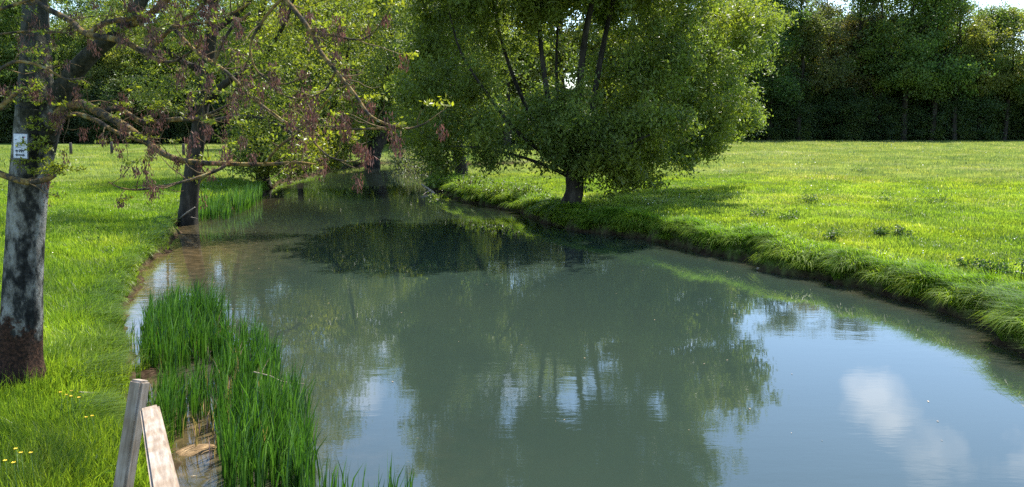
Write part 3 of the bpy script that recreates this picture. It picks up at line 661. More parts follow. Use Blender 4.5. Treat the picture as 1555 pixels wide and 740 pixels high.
willow_lobes = [lob(870, -170, .5, 190, 130, 3.6), lob(790, -60, .3, 130, 120, 3.0), lob(950, -90, .8, 170, 140, 3.3), lob(880, -290, .5, 110, 70, 2.6),
 lob(690, 60, -.3, 85, 120, 2.2), lob(672, 165, -.6, 55, 65, 1.7), lob(735, 215, -1.0, 70, 30, 1.1),
 lob(1010, 60, 1.5, 95, 110, 3.0), lob(1085, 40, 4.5, 90, 110, 2.8), lob(1108, 95, 8.5, 60, 90, 2.4), lob(860, -100, -1, 170, 60, 2.6), lob(800, -20, 1.2, 120, 50, 1.5), lob(930, -20, 1.5, 120, 50, 1.5), lob(1060, 150, 6.5, 80, 60, 2.6),
 lob(912, 284, -.3, 34, 13, .6), lob(925, 215, -.9, 90, 55, 1.7), lob(900, 238, -.6, 60, 32, 1.3), lob(975, 235, -.3, 60, 50, 1.5), lob(860, 190, -1.0, 70, 30, 1.2), lob(975, 170, 0, 75, 60, 1.8), lob(890, 170, -1.2, 60, 35, 1.0),
 lob(868, 248, -.9, 50, 22, .8), lob(800, 238, -.6, 45, 22, .9), lob(655, 215, -.8, 30, 45, 1.2), lob(700, 190, .5, 60, 60, 1.6), lob(985, 250, -.2, 45, 24, 1.2), lob(1040, 185, 4, 70, 40, 2.2), lob(1020, 120, 5, 80, 60, 2.4), lob(1080, 190, 6.5, 60, 22, 1.6), lob(655, 110, .5, 35, 70, 1.4), lob(935, 245, -.6, 60, 24, 1.3), lob(1030, 215, 2, 50, 40, 1.6),
 lob(830, -110, -2.4, 140, 90, 1.8), lob(930, -130, -2.4, 150, 100, 1.8), lob(870, -230, -2, 130, 80, 2), lob(735, -30, -1.5, 75, 70, 1.8), lob(1040, -60, -.5, 90, 100, 2),
 lob(840, 60, 2.2, 110, 90, 1.2), lob(790, 175, 2, 70, 40, 1.0), lob(1000, -150, 3, 110, 90, 2.5)]
add_tree('willow_tree', wb, [(P, [q*.68 for q in r] if j else r) for j, (P, r) in enumerate(willow_limbs)], willow_lobes, 3500, 80, .17, .135, (.14, .185, .038), 'large many-stemmed willow leaning over the right bank, tallest in view', seed=7, shell=.35, rmin=.005, droop=.6, clump=(340, .42), flat=1.0, aspect=.45, sides=10)

# --- pale drooping willow further along the right bank
b5 = at(702, 268, .45); b5[2] = gz_at(b5[0], b5[1])-.1; D5 = b5[1]
def p5(px, py, dd=0): return atd(px, py, D5+dd)
def lob5(px, py, dd, rpx, rpy, rd):
    c = atd(px, py, D5+dd); k = (D5+dd)/F; return (c[0], c[1], c[2], rpx*k, rd, rpy*k)
add_tree('drooping_willow', b5, [
 ([b5+[0, 0, -.3], p5(700, 255), p5(695, 220), p5(685, 160), p5(675, 90), p5(670, 20), p5(675, -80)], [.4, .34, .3, .26, .2, .14, .04]),
 ([p5(698, 240), p5(670, 200, -.5), p5(640, 170, -1), p5(615, 160, -1.4)], [.2, .15, .1, .03]),
 ([p5(695, 220), p5(730, 150, .5), p5(750, 80, 1), p5(755, 0, 1)], [.2, .15, .1, .03])],
 [lob5(670, 0, 0, 60, 90, 3), lob5(640, 110, -.5, 42, 75, 2.2), lob5(720, 60, .5, 60, 100, 2.6), lob5(640, 205, -1, 32, 38, 1.6), lob5(690, 190, 0, 45, 40, 2)],
 900, 62, .32, .14, (.135, .175, .04), 'pale green drooping willow on the right bank just behind the big one', seed=17, shell=.3, rmin=.01, droop=.8, clump=(150, .55), flat=1.0, sides=10)

# --- leaning riverside ash on the left bank
b2 = at(285, 336, .1); b2[2] = gz_at(b2[0], b2[1])-.05; D2 = b2[1]
def p2(px, py, dd=0): return atd(px, py, D2+dd)
ash2_limbs = [
 ([b2+[0, 0, -.3], p2(286, 325), p2(291, 270), p2(300, 210), p2(308, 150), p2(316, 90), p2(324, 20), p2(330, -80), p2(345, -220)], [.36, .29, .26, .23, .21, .19, .16, .12, .04]),
 ([p2(306, 160), p2(345, 125, -.5), p2(390, 95, -1), p2(430, 40, -1.4), p2(455, -30, -1.8)], [.12, .1, .08, .06, .02]),
 ([p2(300, 195), p2(345, 180, -.6), p2(395, 180, -1.2), p2(440, 200, -1.6), p2(470, 235, -2)], [.1, .08, .06, .05, .02]),
 ([p2(314, 110), p2(270, 90, -.6), p2(225, 50, -1), p2(185, 0, -1.4), p2(160, -80, -1.6)], [.11, .09, .07, .05, .02]),
 ([p2(320, 50), p2(370, 10, .4), p2(420, -60, .8), p2(450, -150, 1)], [.12, .09, .07, .02]),
 ([p2(324, 10), p2(290, -50, .4), p2(250, -130, .8), p2(230, -200, 1)], [.1, .08, .06, .02]),
 ([p2(300, 185), p2(270, 180, -.5), p2(235, 185, -1)], [.06, .05, .02])]
def lob2(px, py, dd, rpx, rpy, rd):
    c = atd(px, py, D2+dd); k = (D2+dd)/F; return (c[0], c[1], c[2], rpx*k, rd, rpy*k)
ash2_lobes = [lob2(310, -120, 0, 150, 110, 3), lob2(420, -20, -1, 80, 90, 2), lob2(430, 90, -1.2, 80, 70, 1.6), lob2(420, 190, -1.6, 90, 50, 1.3), lob2(220, 30, -1, 75, 60, 1.6), lob2(460, 235, -2, 50, 28, .8), lob2(250, 130, -1, 55, 40, 1)]
add_tree('riverside_ash', b2, ash2_limbs, ash2_lobes, 760, 34, .22, .10, (.17, .2, .028), 'dark straight trunked ash at the left waterline with sparse yellow green leaves', seed=12, shell=.1, rmin=.007, aspect=.42, sides=12, sag=.05)

# --- bushy leaning tree on the left bank, further on
b3 = at(400, 276, .3); b3[2] = gz_at(b3[0], b3[1])-.1; D3 = b3[1]
def p3(px, py, dd=0): return atd(px, py, D3+dd)
def lob3(px, py, dd, rpx, rpy, rd):
    c = atd(px, py, D3+dd); k = (D3+dd)/F; return (c[0], c[1], c[2], rpx*k, rd, rpy*k)
add_tree('leaning_alder', b3, [
 ([b3+[0, 0, -.3], p3(398, 262), p3(385, 210), p3(380, 140), p3(390, 70), p3(400, 0), p3(410, -120)], [.4, .32, .28, .24, .2, .16, .05]),
 ([p3(398, 262), p3(425, 240), p3(455, 215), p3(490, 185), p3(520, 130), p3(530, 60)], [.3, .25, .22, .18, .12, .04]),
 ([p3(395, 255), p3(370, 200, .8), p3(345, 140, 1), p3(335, 60, 1)], [.25, .2, .15, .05]),
 ([p3(455, 215), p3(490, 215, -1), p3(520, 228, -1.5)], [.1, .07, .03])],
 [lob3(420, -60, 0, 110, 90, 4), lob3(500, 40, 0, 70, 90, 3), lob3(480, 150, -.5, 70, 55, 2.5), lob3(395, 120, -1, 60, 90, 2.5), lob3(470, 232, -1.5, 60, 26, 1.5), lob3(385, 215, -1, 35, 40, 1.5), lob3(370, 250, 0, 28, 18, 1), lob3(402, 250, -1, 26, 20, .8), lob3(520, 205, -1, 40, 28, 1.6), lob3(495, 245, -1.5, 36, 14, 1.0), lob3(445, 255, -1.5, 30, 12, 1.0)],
 950, 55, .34, .16, (.14, .175, .034), 'dark forked leafy tree overhanging the left bank before the bend', seed=15, shell=.3, rmin=.012, sides=10)

# --- far forked tree at the bend
b4 = at(566, 247, .2); b4[2] = gz_at(b4[0], b4[1])-.1; D4 = b4[1]
def p4(px, py, dd=0): return atd(px, py, D4+dd)
def lob4(px, py, dd, rpx, rpy, rd):
    c = atd(px, py, D4+dd); k = (D4+dd)/F; return (c[0], c[1], c[2], rpx*k, rd, rpy*k)
add_tree('forked_tree', b4, [
 ([b4+[0, 0, -.3], p4(565, 240), p4(560, 222), p4(550, 200), p4(543, 150), p4(535, 80), p4(530, 20)], [.7, .55, .4, .36, .32, .25, .08]),
 ([p4(566, 238), p4(571, 222), p4(578, 200), p4(585, 150), p4(595, 80), p4(600, 10)], [.6, .55, .5, .4, .28, .08])],
 [lob4(560, 70, 0, 75, 100, 4), lob4(530, 160, 0, 35, 40, 2.5), lob4(608, 150, 0, 35, 45, 2.5), lob4(570, -30, 0, 50, 50, 3), lob4(575, 190, 0.5, 45, 14, 2), lob4(520, 215, -1, 32, 22, 2.2), lob4(545, 190, 0, 30, 20, 2)],
 560, 50, .5, .24, (.14, .18, .035), 'forked dark trunk tree at the far river bend with light crown', seed=21, shell=.35, rmin=.02, sides=10)

# ------------------------------------------------------------------ near ash with the sign, hand-laid limbs
ab = at(31, 556, .5); ab[2] = gz_at(ab[0], ab[1])-.05; DA = ab[1]
def pa(px, py, dd=0): return atd(px, py, DA+dd)
rng = np.random.default_rng(33)
ash = empty('ash_tree', ab, 'grey spotted ash with brown foot and drooping seed bunches, nearest trunk', 'tree')
TT = Tubes(40); k_ = DA/F
def tr(pts, sides=12, wob=.12, n=5, T=None, k=None):
    P = np.array([pa(a, b, c) for a, b, c, r in pts]); r = .93*np.array([q[3] for q in pts])*np.array([(DA+q[2])/F for q in pts])
    Q = smooth_line(P, n); rq = np.interp(np.linspace(0, 1, len(Q)), np.linspace(0, 1, len(P)), r)
    (T or TT).add(Q-ab, rq, sides, wob, pts[0][0]*.1); return (Q, rq)
tr([(25, 600, 0, 45), (28, 562, 0, 41), (30, 535, 0, 34.5), (33, 450, 0, 31), (38, 360, 0, 29), (43, 290, 0, 29), (50, 235, 0, 31), (57, 190, 0, 34), (60, 165, 0, 35)], 48, .13, 9)
tr([(54, 200, 0, 29), (54, 150, 0, 28), (54, 90, 0.1, 23), (53, 30, .2, 19), (56, -60, .4, 17), (60, -240, .6, 11), (60, -420, .8, 3)], 28, .13, 8)
tr([(66, 210, -.05, 20), (80, 168, -.12, 19), (102, 125, -.2, 16), (138, 82, -.3, 13.5), (178, 50, -.4, 11), (215, 2, -.5, 9), (245, -70, -.7, 8), (300, -200, -1, 3)], 20, .12, 8)
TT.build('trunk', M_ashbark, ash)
LT = Tubes(9); limbs = []
def lb(pts, **k): limbs.append(tr([(a, b, c, r*.84) for a, b, c, r in pts], T=LT, **k))
lb([(76, 176, -.15, 10), (120, 158, -.3, 8.5), (152, 172, -.5, 8.5), (190, 192, -.7, 7.5), (228, 220, -.9, 6.5), (262, 240, -1.1, 6), (300, 247, -1.3, 5.5), (345, 249, -1.5, 4.5), (400, 250, -1.6, 3.5), (450, 247, -1.8, 2.5), (480, 250, -1.8, 1.5)])
lb([(152, 172, -.5, 5), (180, 165, -.4, 6), (215, 185, -.5, 5), (262, 182, -.6, 4.5), (300, 180, -.8, 3), (345, 160, -1, 2), (372, 140, -1, 1)])
lb([(76, 200, -.15, 5), (105, 175, -.35, 5), (140, 180, -.6, 4.5), (175, 200, -.8, 3.5), (215, 215, -.95, 3)])
lb([(352, 243, -1.5, 3.5), (335, 256, -1.6, 3.2), (300, 270, -1.7, 3), (262, 280, -1.8, 2.6), (215, 288, -1.9, 2.2), (185, 286, -2, 1.6), (165, 277, -2, 1)])
lb([(35, -8, -.6, 5), (75, 15, -.7, 5.5), (107, 32, -.8, 5.5), (132, 52, -.9, 6), (185, 62, -1, 6), (218, 78, -1.1, 5.5), (235, 68, -1.2, 4.5), (262, 42, -1.4, 4), (305, 10, -1.6, 3.2), (330, -30, -1.8, 2)])
lb([(218, 78, -1.1, 4.5), (240, 92, -1.3, 3.2), (265, 93, -1.4, 2.8), (290, 78, -1.5, 2.3), (310, 62, -1.6, 1.4)])
lb([(132, 52, -.9, 4.5), (160, 35, -.8, 5), (200, 28, -.8, 4.5), (230, 18, -1, 3.5), (255, -15, -1.1, 2.4)])
lb([(0, 52, -.8, 2), (50, 47, -.8, 2.2), (95, 50, -.8, 2)])
lb([(-20, 255, -.3, 6), (15, 270, -.35, 6), (45, 277, -.42, 6), (72, 272, -.42, 5), (84, 266, -.42, 4)])
lb([(-30, 190, -.9, 4), (10, 155, -.9, 4), (35, 135, -.8, 3), (60, 140, -.7, 1.5)])
lb([(178, 50, -.4, 7), (230, 20, -1, 6.5), (300, -40, -1.6, 6), (380, -60, -2, 5.5), (430, -5, -2.2, 4.8), (470, 45, -2.3, 4.2), (486, 78, -2.35, 4), (510, 108, -2.4, 3.6), (540, 145, -2.5, 3.3), (565, 178, -2.6, 3), (610, 195, -2.7, 2.4), (640, 190, -2.8, 1.6), (662, 176, -2.8, 1)])
lb([(610, 195, -2.7, 2), (560, 196, -2.6, 2.2), (520, 196, -2.5, 1.8), (490, 190, -2.5, 1)])
lb([(262, 42, -1.4, 3.5), (300, 80, -1.6, 3.2), (345, 110, -1.8, 3), (385, 150, -2, 3), (425, 180, -2.1, 2.6), (465, 205, -2.2, 2.2), (500, 238, -2.3, 1.8), (540, 245, -2.3, 1.3), (556, 232, -2.3, .9)])
lb([(400, 250, -1.6, 2.6), (425, 222, -1.8, 2.6), (455, 200, -1.9, 2.2), (500, 150, -2, 1.6), (515, 128, -2, 1)])
lb([(380, 20, -2, 3), (350, 45, -2, 2.8), (330, 85, -2, 2.6), (318, 130, -2, 2.2), (308, 165, -2, 1.6), (312, 200, -2, 1)])
lb([(430, -5, -2.2, 3), (400, 30, -2.2, 2.6), (380, 70, -2.2, 2.2), (392, 110, -2.2, 2), (430, 128, -2.2, 1.4), (470, 112, -2.2, 1)])
lb([(470, 45, -2.3, 2.4), (510, 55, -2.4, 2.2), (550, 60, -2.5, 1.6), (575, 42, -2.5, 1)])
lb([(510, 108, -2.4, 2.2), (490, 140, -2.3, 2), (450, 150, -2.2, 1.5), (420, 140, -2.2, 1)])
lb([(-20, 120, -1, 3.2), (20, 95, -1, 3), (60, 100, -1, 2.6), (100, 120, -1, 2), (130, 118, -1, 1.2)])
lb([(-20, 20, -1.2, 3.2), (30, 5, -1.2, 3), (90, -15, -1.2, 2.6)])
lb([(262, 42, -1.4, 2.6), (330, 30, -1.8, 2.4), (380, 5, -2, 1.8)])
LT.build('limbs', M_limb, ash)
# twigs, young leaves and hanging bunches of keys
TW = Tubes(4); leafP = []; seedP = []
for li, (Q, rq) in enumerate(limbs):
    Lg = np.concatenate([[0], np.cumsum(np.linalg.norm(np.diff(Q, axis=0), axis=1))]); tot = Lg[-1]
    nt_ = int(tot*8.5)
    for j in range(nt_):
        s = tot*(.12+.88*(j+rng.random())/nt_); i = min(len(Q)-2, int(np.searchsorted(Lg, s))); p = Q[i]
        tdir = Q[min(i+1, len(Q)-1)]-Q[i-1]; tdir /= np.linalg.norm(tdir)+1e-9
        d = rng.normal(size=3)*.8+tdir*.7+[0, -.1, .1]; ln = rng.uniform(.12, .55)*(1.15-s/tot*.5)
        q = limb_curve(p, d, ln, rng, 6, .5, .5)
        TW.add(q-ab, np.linspace(min(.006, rq[i]*.7), .0022, 6), 4)
        X, Y, _ = pix(q[-1:])
        w_seed = .6 if X[0] > 150 else .35
        if rng.random() < w_seed:
            for e in range(rng.integers(1, 3)): seedP.append(q[rng.integers(3, 6)]+rng.normal(size=3)*.02)
        if rng.random() < (.36 if X[0] > 150 else .45): leafP.append((q[-1], 1.0))
        if rng.random() < .15: leafP.append((q[3], .7))
        if rng.random() < .35:
            q2 = limb_curve(q[2], rng.normal(size=3)+[0, 0, .1], ln*.5, rng, 5, .4, .6); TW.add(q2-ab, np.linspace(.0035, .002, 5), 4)
            if rng.random() < .5: seedP.append(q2[-1])
            elif rng.random() < .6: leafP.append((q2[-1], .8))
for j in range(46):     # ivy-like shoots on the trunk
    t = rng.random(); c = pa(60+rng.normal()*16, 262-t*190, -.28+rng.normal()*.05)
    leafP.append((c, 1.3))
for j in range(10): leafP.append((pa(88+rng.normal()*12, 258+rng.normal()*8, -.3), 1.2))
lc = []
for c, s in leafP:
    for e in range(rng.integers(3, 7)):
        u = rng.normal(size=3); u[2] = abs(u[2])*.3; u /= np.linalg.norm(u)
        for t in np.linspace(.02, .09*s, 5): lc.append(c+u*t+rng.normal(size=3)*.012)
for j in range(115):    # the part of the crown above the picture, with its own shoots
    c = lobe_points([(ab[0]+.6, ab[1]+.6, 7.0, 3.0, 2.8, 1.6), (ab[0]+2.2, ab[1]-.2, 6.3, 1.8, 1.8, 1.0), (ab[0]-1, ab[1]+1.5, 6.4, 2.2, 2.2, 1.2), (ab[0]+3.0, ab[1]+1.5, 6.7, 2.0, 1.8, 1.1), (ab[0]+3.2, ab[1]+.2, 6.4, 1.7, 1.4, .9), (ab[0]+2.6, ab[1]-1.0, 6.2, 1.4, 1.2, .8)], 1, rng, .2)[0]
    q = limb_curve(ab+[.2, .1, 5.2+rng.random()*2.2], c-ab-[.2, .1, 6], 1, rng, 2); p = limb_curve(c, rng.normal(size=3), .7, rng, 6, .5, .4)
    base_ = ab+np.array([.25, .1, 4.4+rng.random()*2.8]); TW.add(smooth_line(np.array([base_, (base_+c)/2+[0, 0, .25], c, p[-1]]), 4)-ab, np.linspace(.03, .004, 13), 5)
    for e in range(26): lc += list(c+rng.normal(size=(6, 3))*.05+rng.normal(size=3)*.34)
    for e in range(4): seedP.append(c+rng.normal(size=3)*.3)
lc = np.array(lc)
V, Fc = leaf_quads(lc-ab, .042, rng, .5, .6, .3)
crown_mesh('crown', TW, V, Fc, rng.random(len(Fc)), ash, (.17, .2, .028), M_leaf, M_twig)
def key_bunch(c, rng):
    m = rng.integers(16, 60); ln = rng.uniform(.07, .2)
    P = c+np.column_stack([rng.normal(size=m)*.022, rng.normal(size=m)*.022, -rng.random(m)*ln])
    n = len(P); a = rng.uniform(0, 6.28, n); l = rng.uniform(.028, .045, n)
    side = np.stack([np.cos(a), np.sin(a), a*0], -1)*.0058; dn = np.stack([rng.normal(size=n)*.3, rng.normal(size=n)*.3, -np.ones(n)], -1)
    V = np.stack([P, P+dn*l[:, None]*.5+side, P+dn*l[:, None], P+dn*l[:, None]*.5-side], 1).reshape(-1, 3)
    return V
seedP = np.array(seedP); px_, py_, _ = pix(seedP)
vis = (px_ > 0) & (px_ < 1000) & (py_ > 0); a_, b_ = seedP[vis], seedP[~vis]; rng.shuffle(a_); seedP = np.concatenate([a_, b_]); print('seed bunches', len(seedP), 'leaf tufts', len(leafP))
for c in seedP[:100]:
    V = key_bunch(c, rng)-ab; mesh_np('seed_bunch', V, np.arange(len(V)).reshape(-1, 4), M_seed, ash, rng.random(len(V)//4), color=(.15, .082, .066))
V = np.concatenate([key_bunch(c, rng) for c in seedP[100:]])-ab
o = mesh_np('seed_bunch', V, np.arange(len(V)).reshape(-1, 4), M_seed, ash, rng.random(len(V)//4), color=(.15, .082, .066)); o['kind'] = 'stuff'

# ------------------------------------------------------------------ sign on the ash
def box_bm(name, cx, cy, cz, sx, sy, sz, mat, parent=None, bev=0, rot=None):
    import bmesh
    bm = bmesh.new(); bmesh.ops.create_cube(bm, size=1)
    for v in bm.verts: v.co = Vector((v.co.x*sx, v.co.y*sy, v.co.z*sz))
    if bev: bmesh.ops.bevel(bm, geom=bm.edges[:], offset=bev, segments=2, affect='EDGES')
    me = bpy.data.meshes.new(name); bm.to_mesh(me); bm.free(); me.materials.append(mat)
    o = bpy.data.objects.new(name, me); C.objects.link(o); o.location = (cx, cy, cz)
    if rot: o.rotation_euler = rot
    if parent: o.parent = parent
    return o
def prism(name, pts, th, mat, parent, y=0):
    """2-D outlines (x, z) given a thickness along y; pts: list of outlines"""
    import bmesh
    bm = bmesh.new()
    for out in pts:
        f = [bm.verts.new((x, y, z)) for x, z in out]; b = [bm.verts.new((x, y-th, z)) for x, z in out]; n = len(f)
        bm.faces.new(f); bm.faces.new(b[::-1])
        for i in range(n): bm.faces.new((f[i], b[i], b[(i+1) % n], f[(i+1) % n]))
    bmesh.ops.recalc_face_normals(bm, faces=bm.faces[:])
    me = bpy.data.meshes.new(name); bm.to_mesh(me); bm.free(); me.materials.append(mat)
    o = bpy.data.objects.new(name, me); C.objects.link(o); o.parent = parent; return o
M_white = flat_mat('white_enamel', (.62, .64, .74), .35); M_ink = flat_mat('dark_print', (.03, .04, .05), .5); M_grey = flat_mat('grey_backing', (.16, .17, .2), .5); M_red = flat_mat('red_print', (.5, .09, .08), .5)
sp = pa(31, 222, -.34); u = (DA-.34)/F
sign = empty('trail_sign', sp, 'small white metal notice with dark double arrow on the spotted trunk', 'sign'); sign.rotation_euler = (R(-3), R(2), R(-14))
box_bm('backing', 0, .008, 0, 26*u, .006, 38*u, M_grey, sign, .001)
box_bm('panel', 0, 0, 0, 24.5*u, .006, 36*u, M_white, sign, .0015)
def rc(x0, z0, x1, z1): return [(x0*u, z0*u), (x1*u, z0*u), (x1*u, z1*u), (x0*u, z1*u)]
prism('arrow', [[(-9*u, -13.5*u), (-5.5*u, -10.8*u), (-5.5*u, -12.4*u), (5*u, -12.4*u), (5*u, -10.8*u), (8.5*u, -13.5*u), (5*u, -16.2*u), (5*u, -14.6*u), (-5.5*u, -14.6*u), (-5.5*u, -16.2*u)]], .0015, M_ink, sign, -.0032)
prism('text_line', [rc(-9, z, e, z+.8) for z, e in ((0, 8), (-2.2, 2), (2.5, -1), (9, -5.5))], .0012, M_ink, sign, -.0032)
prism('pictogram', [rc(-9, -8.2, -3, -6.6), rc(-7, -10, -5, -5.8), rc(-2, -9.6, 0, -5), rc(-1, -7.5, 6, -5.6), rc(1, -9.5, 3.5, -7.5), rc(4.5, -7, 9, -6), rc(5, -9.3, 6.5, -7), [(1, -5), (3, -5), (4*1, -3)] and [(1*u, -5*u), (3*u, -5*u), (4*u, -3*u)]], .0015, M_ink, sign, -.0032)
prism('emblem', [[((5.2+1.9*math.cos(a))*u, (13+1.9*math.sin(a))*u) for a in np.linspace(0, 5.7, 10)]], .0015, M_ink, sign, -.0032)
prism('emblem', [[((8.3+1.0*math.cos(a))*u, (13.6+1.2*math.sin(a))*u) for a in np.linspace(0, 5.7, 10)], rc(7, 10.6, 8.2, 11.4)], .0015, M_red, sign, -.0032)

# ------------------------------------------------------------------ timber fence at the bridge foot
fp = atd(213, 580, 4.8)
fence = empty('timber_fence', (fp[0], fp[1], 0), 'weathered timber post and rail fence end at the lower left', 'fence')
def beam(name, a, b, w, h, mat, parent, org, roll=0, bev=.008, taper=1.0):
    """squared timber from a to b"""
    import bmesh
    a = Vector(a); b = Vector(b); Ld = (b-a).length; bm = bmesh.new(); bmesh.ops.create_cube(bm, size=1)
    for v in bm.verts: v.co = Vector((v.co.x*w, v.co.y*h, v.co.z*Ld))
    bmesh.ops.bevel(bm, geom=bm.edges[:], offset=bev, segments=2, affect='EDGES')
    bmesh.ops.subdivide_edges(bm, edges=[e for e in bm.edges if e.calc_length() > Ld*.5], cuts=14)
    for v in bm.verts:
        q = float(vnoise(v.co.x*20+v.co.z*3, v.co.y*20+v.co.z*2, 5))-.5; v.co.x *= 1+q*.02; v.co.y *= 1+q*.02
    me = bpy.data.meshes.new(name); bm.to_mesh(me); bm.free(); me.materials.append(mat)
    for p in me.polygons: p.use_smooth = False
    o = bpy.data.objects.new(name, me); C.objects.link(o); o.parent = parent
    q = (b-a).to_track_quat('Z', 'Y'); o.rotation_mode = 'QUATERNION'
    from mathutils import Quaternion
    o.rotation_quaternion = q @ Quaternion((0, 0, 1), roll); o.location = (a+b)/2-Vector(org); return o
org = (fp[0], fp[1], 0)
top = atd(213, 577, 4.8); bot = atd(176, 810, 4.62); dirn = (bot-top); bot = top+dirn*(1.95/np.linalg.norm(dirn))
beam('post', bot, top, .088, .08, M_wood, fence, org, R(12), .012)
r0_ = atd(229, 628, 4.66); r1_ = atd(274, 860, 2.55)
beam('rail', r0_, r0_+(r1_-r0_)*1.15, .10, .085, M_wood, fence, org, R(8), .012)

# ------------------------------------------------------------------ far fence posts in the left field
M_post = bark_mat('old_post_wood', [(.35, (.04, .035, .03)), (.6, (.11, .095, .08))], 8, .4)
for (px, py, lab) in ((108, 237, 'leftmost small wooden post in the left field, nearest the spotted trunk'), (170, 236, 'small wooden post standing in the open middle of the left field'), (279, 238, 'small field post seen beside the leaning riverside trunk')):
    c = at(px, py, .55); z = gz_at(c[0], c[1]); T = Tubes(8)
    o_ = Tubes(9); o_.add(np.array([[0, 0, -.2], [0.01, 0, .5], [0.02, 0, .92], [.02, 0, .97]]), [.12, .115, .11, .07], 9, .06, px)
    po = o_.build('field_post', M_post); po.location = (c[0], c[1], z); tag(po, lab, 'post', 'fence posts in the left field')

# ------------------------------------------------------------------ reeds
def reed_bed(name, label, poly_px, n, hrange, seed, thr=.36, color=(.04, .105, .014), wk=1.):
    rng = np.random.default_rng(seed); pg = np.array([at(*p)[:2] for p in poly_px])
    lo, hi = pg.min(0), pg.max(0); P = rng.uniform(lo, hi, (n*4, 2))
    ins = np.zeros(len(P), bool); m = len(pg)
    for i in range(m):
        a, b = pg[i], pg[(i+1) % m]; ins ^= ((a[1] > P[:, 1]) != (b[1] > P[:, 1])) & (P[:, 0] < (b[0]-a[0])*(P[:, 1]-a[1])/(b[1]-a[1]+1e-12)+a[0])
    P = P[ins]; dn = fbm(P[:, 0]*1.5, P[:, 1]*1.5, seed); P = P[dn > thr+rng.normal(size=len(P))*.05][:n]
    # fans of sword leaves
    k = rng.integers(3, 6, len(P)); idx = np.repeat(np.arange(len(P)), k); Q = P[idx]+rng.normal(size=(len(idx), 2))*.016
    h = rng.uniform(*hrange, len(P))[idx]*rng.uniform(.55, 1.1, len(idx))*(.75+.5*fbm(Q[:, 0]*.8, Q[:, 1]*.8, 77))
    w = rng.uniform(.005, .0095, len(idx))*wk; nn = len(idx)
    a = rng.uniform(0, 6.28, nn); la = rng.uniform(0, 6.28, nn); ln = np.abs(rng.normal(size=nn))*.07+.015
    Dr = np.stack([np.cos(la), np.sin(la), la*0], -1)*ln[:, None]; Dr[:, 0] += .03
    sdv = np.stack([np.cos(a), np.sin(a), a*0], -1)*(w[:, None]); B = np.column_stack([Q, np.full(nn, -.06)]); up = np.array([0, 0, 1.])
    pts = []
    for t, ww in ((0, .7), (.35, 1), (.7, .75)):
        c = B+up*h[:, None]*t+Dr*h[:, None]*(t**2)*1.6; pts += [c-sdv*ww, c+sdv*ww]
    pts.append(B+up*h[:, None]*(1-.12*ln[:, None])+Dr*h[:, None]*2.1)
    V = np.stack(pts, 1).reshape(-1, 3); b = np.arange(nn)[:, None]*7
    Fc = np.concatenate([b+[0, 1, 3], b+[0, 3, 2], b+[2, 3, 5], b+[2, 5, 4], b+[4, 5, 6]], 1).reshape(-1, 3)
    o = mesh_np(name, V, Fc, M_reed, rnd=np.repeat(rng.random(nn), 5), color=color); return tag(o, label, 'reeds', kind='stuff')
reed_bed('reed_bed', 'dense upright green reeds in the shallows by the left bank', [(222, 520), (228, 480), (300, 478), (370, 505), (415, 560), (445, 610), (472, 680), (480, 760), (360, 790), (340, 730), (328, 650), (285, 640), (262, 690), (236, 640), (216, 560)], 1500, (.48, .78), 5, .435)
reed_bed('reed_patch', 'few thin reeds poking from the water at the bottom edge', [(440, 735), (500, 745), (620, 775), (640, 830), (460, 830)], 36, (.35, .6), 6, .2)
reed_bed('reed_patch', 'small patch of reeds at the waterline beside the leaning ash', [(298, 338), (345, 335), (392, 312), (400, 300), (360, 308), (305, 320)], 260, (.5, .95), 7, .2, (.06, .14, .018), 1.8)
reed_bed('reed_patch', 'sparse reed shoots in the mud behind the timber post', [(190, 500), (215, 490), (235, 560), (240, 680), (255, 760), (220, 780), (200, 700), (195, 600)], 150, (.2, .4), 9, .35)

reed_bed('dead_reeds', 'scattered straw coloured dead stems among the green reeds', [(222, 520), (300, 478), (415, 560), (472, 680), (478, 760), (340, 730), (240, 640)], 70, (.25, .6), 15, .3, (.24, .19, .1), .7)

# ------------------------------------------------------------------ mud, sticks, debris
def mound(name, c, rx, ry, h, mat, label, cat, rot=0, sub=0.0, kind=None, seed=1):
    n, m = 28, 14; V = [[0, 0, h]]; 
    for i in range(1, m+1):
        for j in range(n):
            a = 2*math.pi*j/n; t = i/m; w = 1+.25*(float(fbm(math.cos(a)*1.5+seed*7, math.sin(a)*1.5, seed))-.5)*2
            V.append([math.cos(a)*rx*t*w, math.sin(a)*ry*t*w, h*(1-t**2.2)+.012*(float(fbm(math.cos(a)*t*4+seed, math.sin(a)*t*4, seed))-.5)-.05*t**6])
    Fs = [[0, 1+j, 1+(j+1) % n] for j in range(n)]
    for i in range(m-1):
        for j in range(n):
            a, b = 1+i*n+j, 1+i*n+(j+1) % n; Fs += [[a, a+n, b+n], [a, b+n, b]]
    o = mesh_np(name, np.array(V), np.array(Fs), mat, smooth=True); o.location = c; o.rotation_euler = (0, 0, rot); return tag(o, label, cat, kind=kind)
M_mud = bark_mat('wet_sand', [(.35, (.12, .075, .035)), (.55, (.27, .175, .085)), (.75, (.4, .28, .15))], 8, .5, (1, 1, 1))
c = at(297, 684); mound('sandbank', (c[0], c[1], .0), .24, .19, .03, M_mud, 'tan sandy hump just breaking the water among the reeds', 'sandbank', .4, seed=3)
c = at(322, 700)
def stick(name, pts, r, mat, label, sides=7, side=None):
    b = np.array(pts[0]); T = Tubes(sides); Q = smooth_line(np.array(pts), 4); T.add(Q-b, np.linspace(r, r*.5, len(Q)), sides, .15, r*90)
    for p in (side or []): T.add(np.array(p)-b, np.linspace(r*.6, r*.25, len(p)), 5)
    o = T.build(name, mat); o.location = b; return tag(o, label, 'stick')
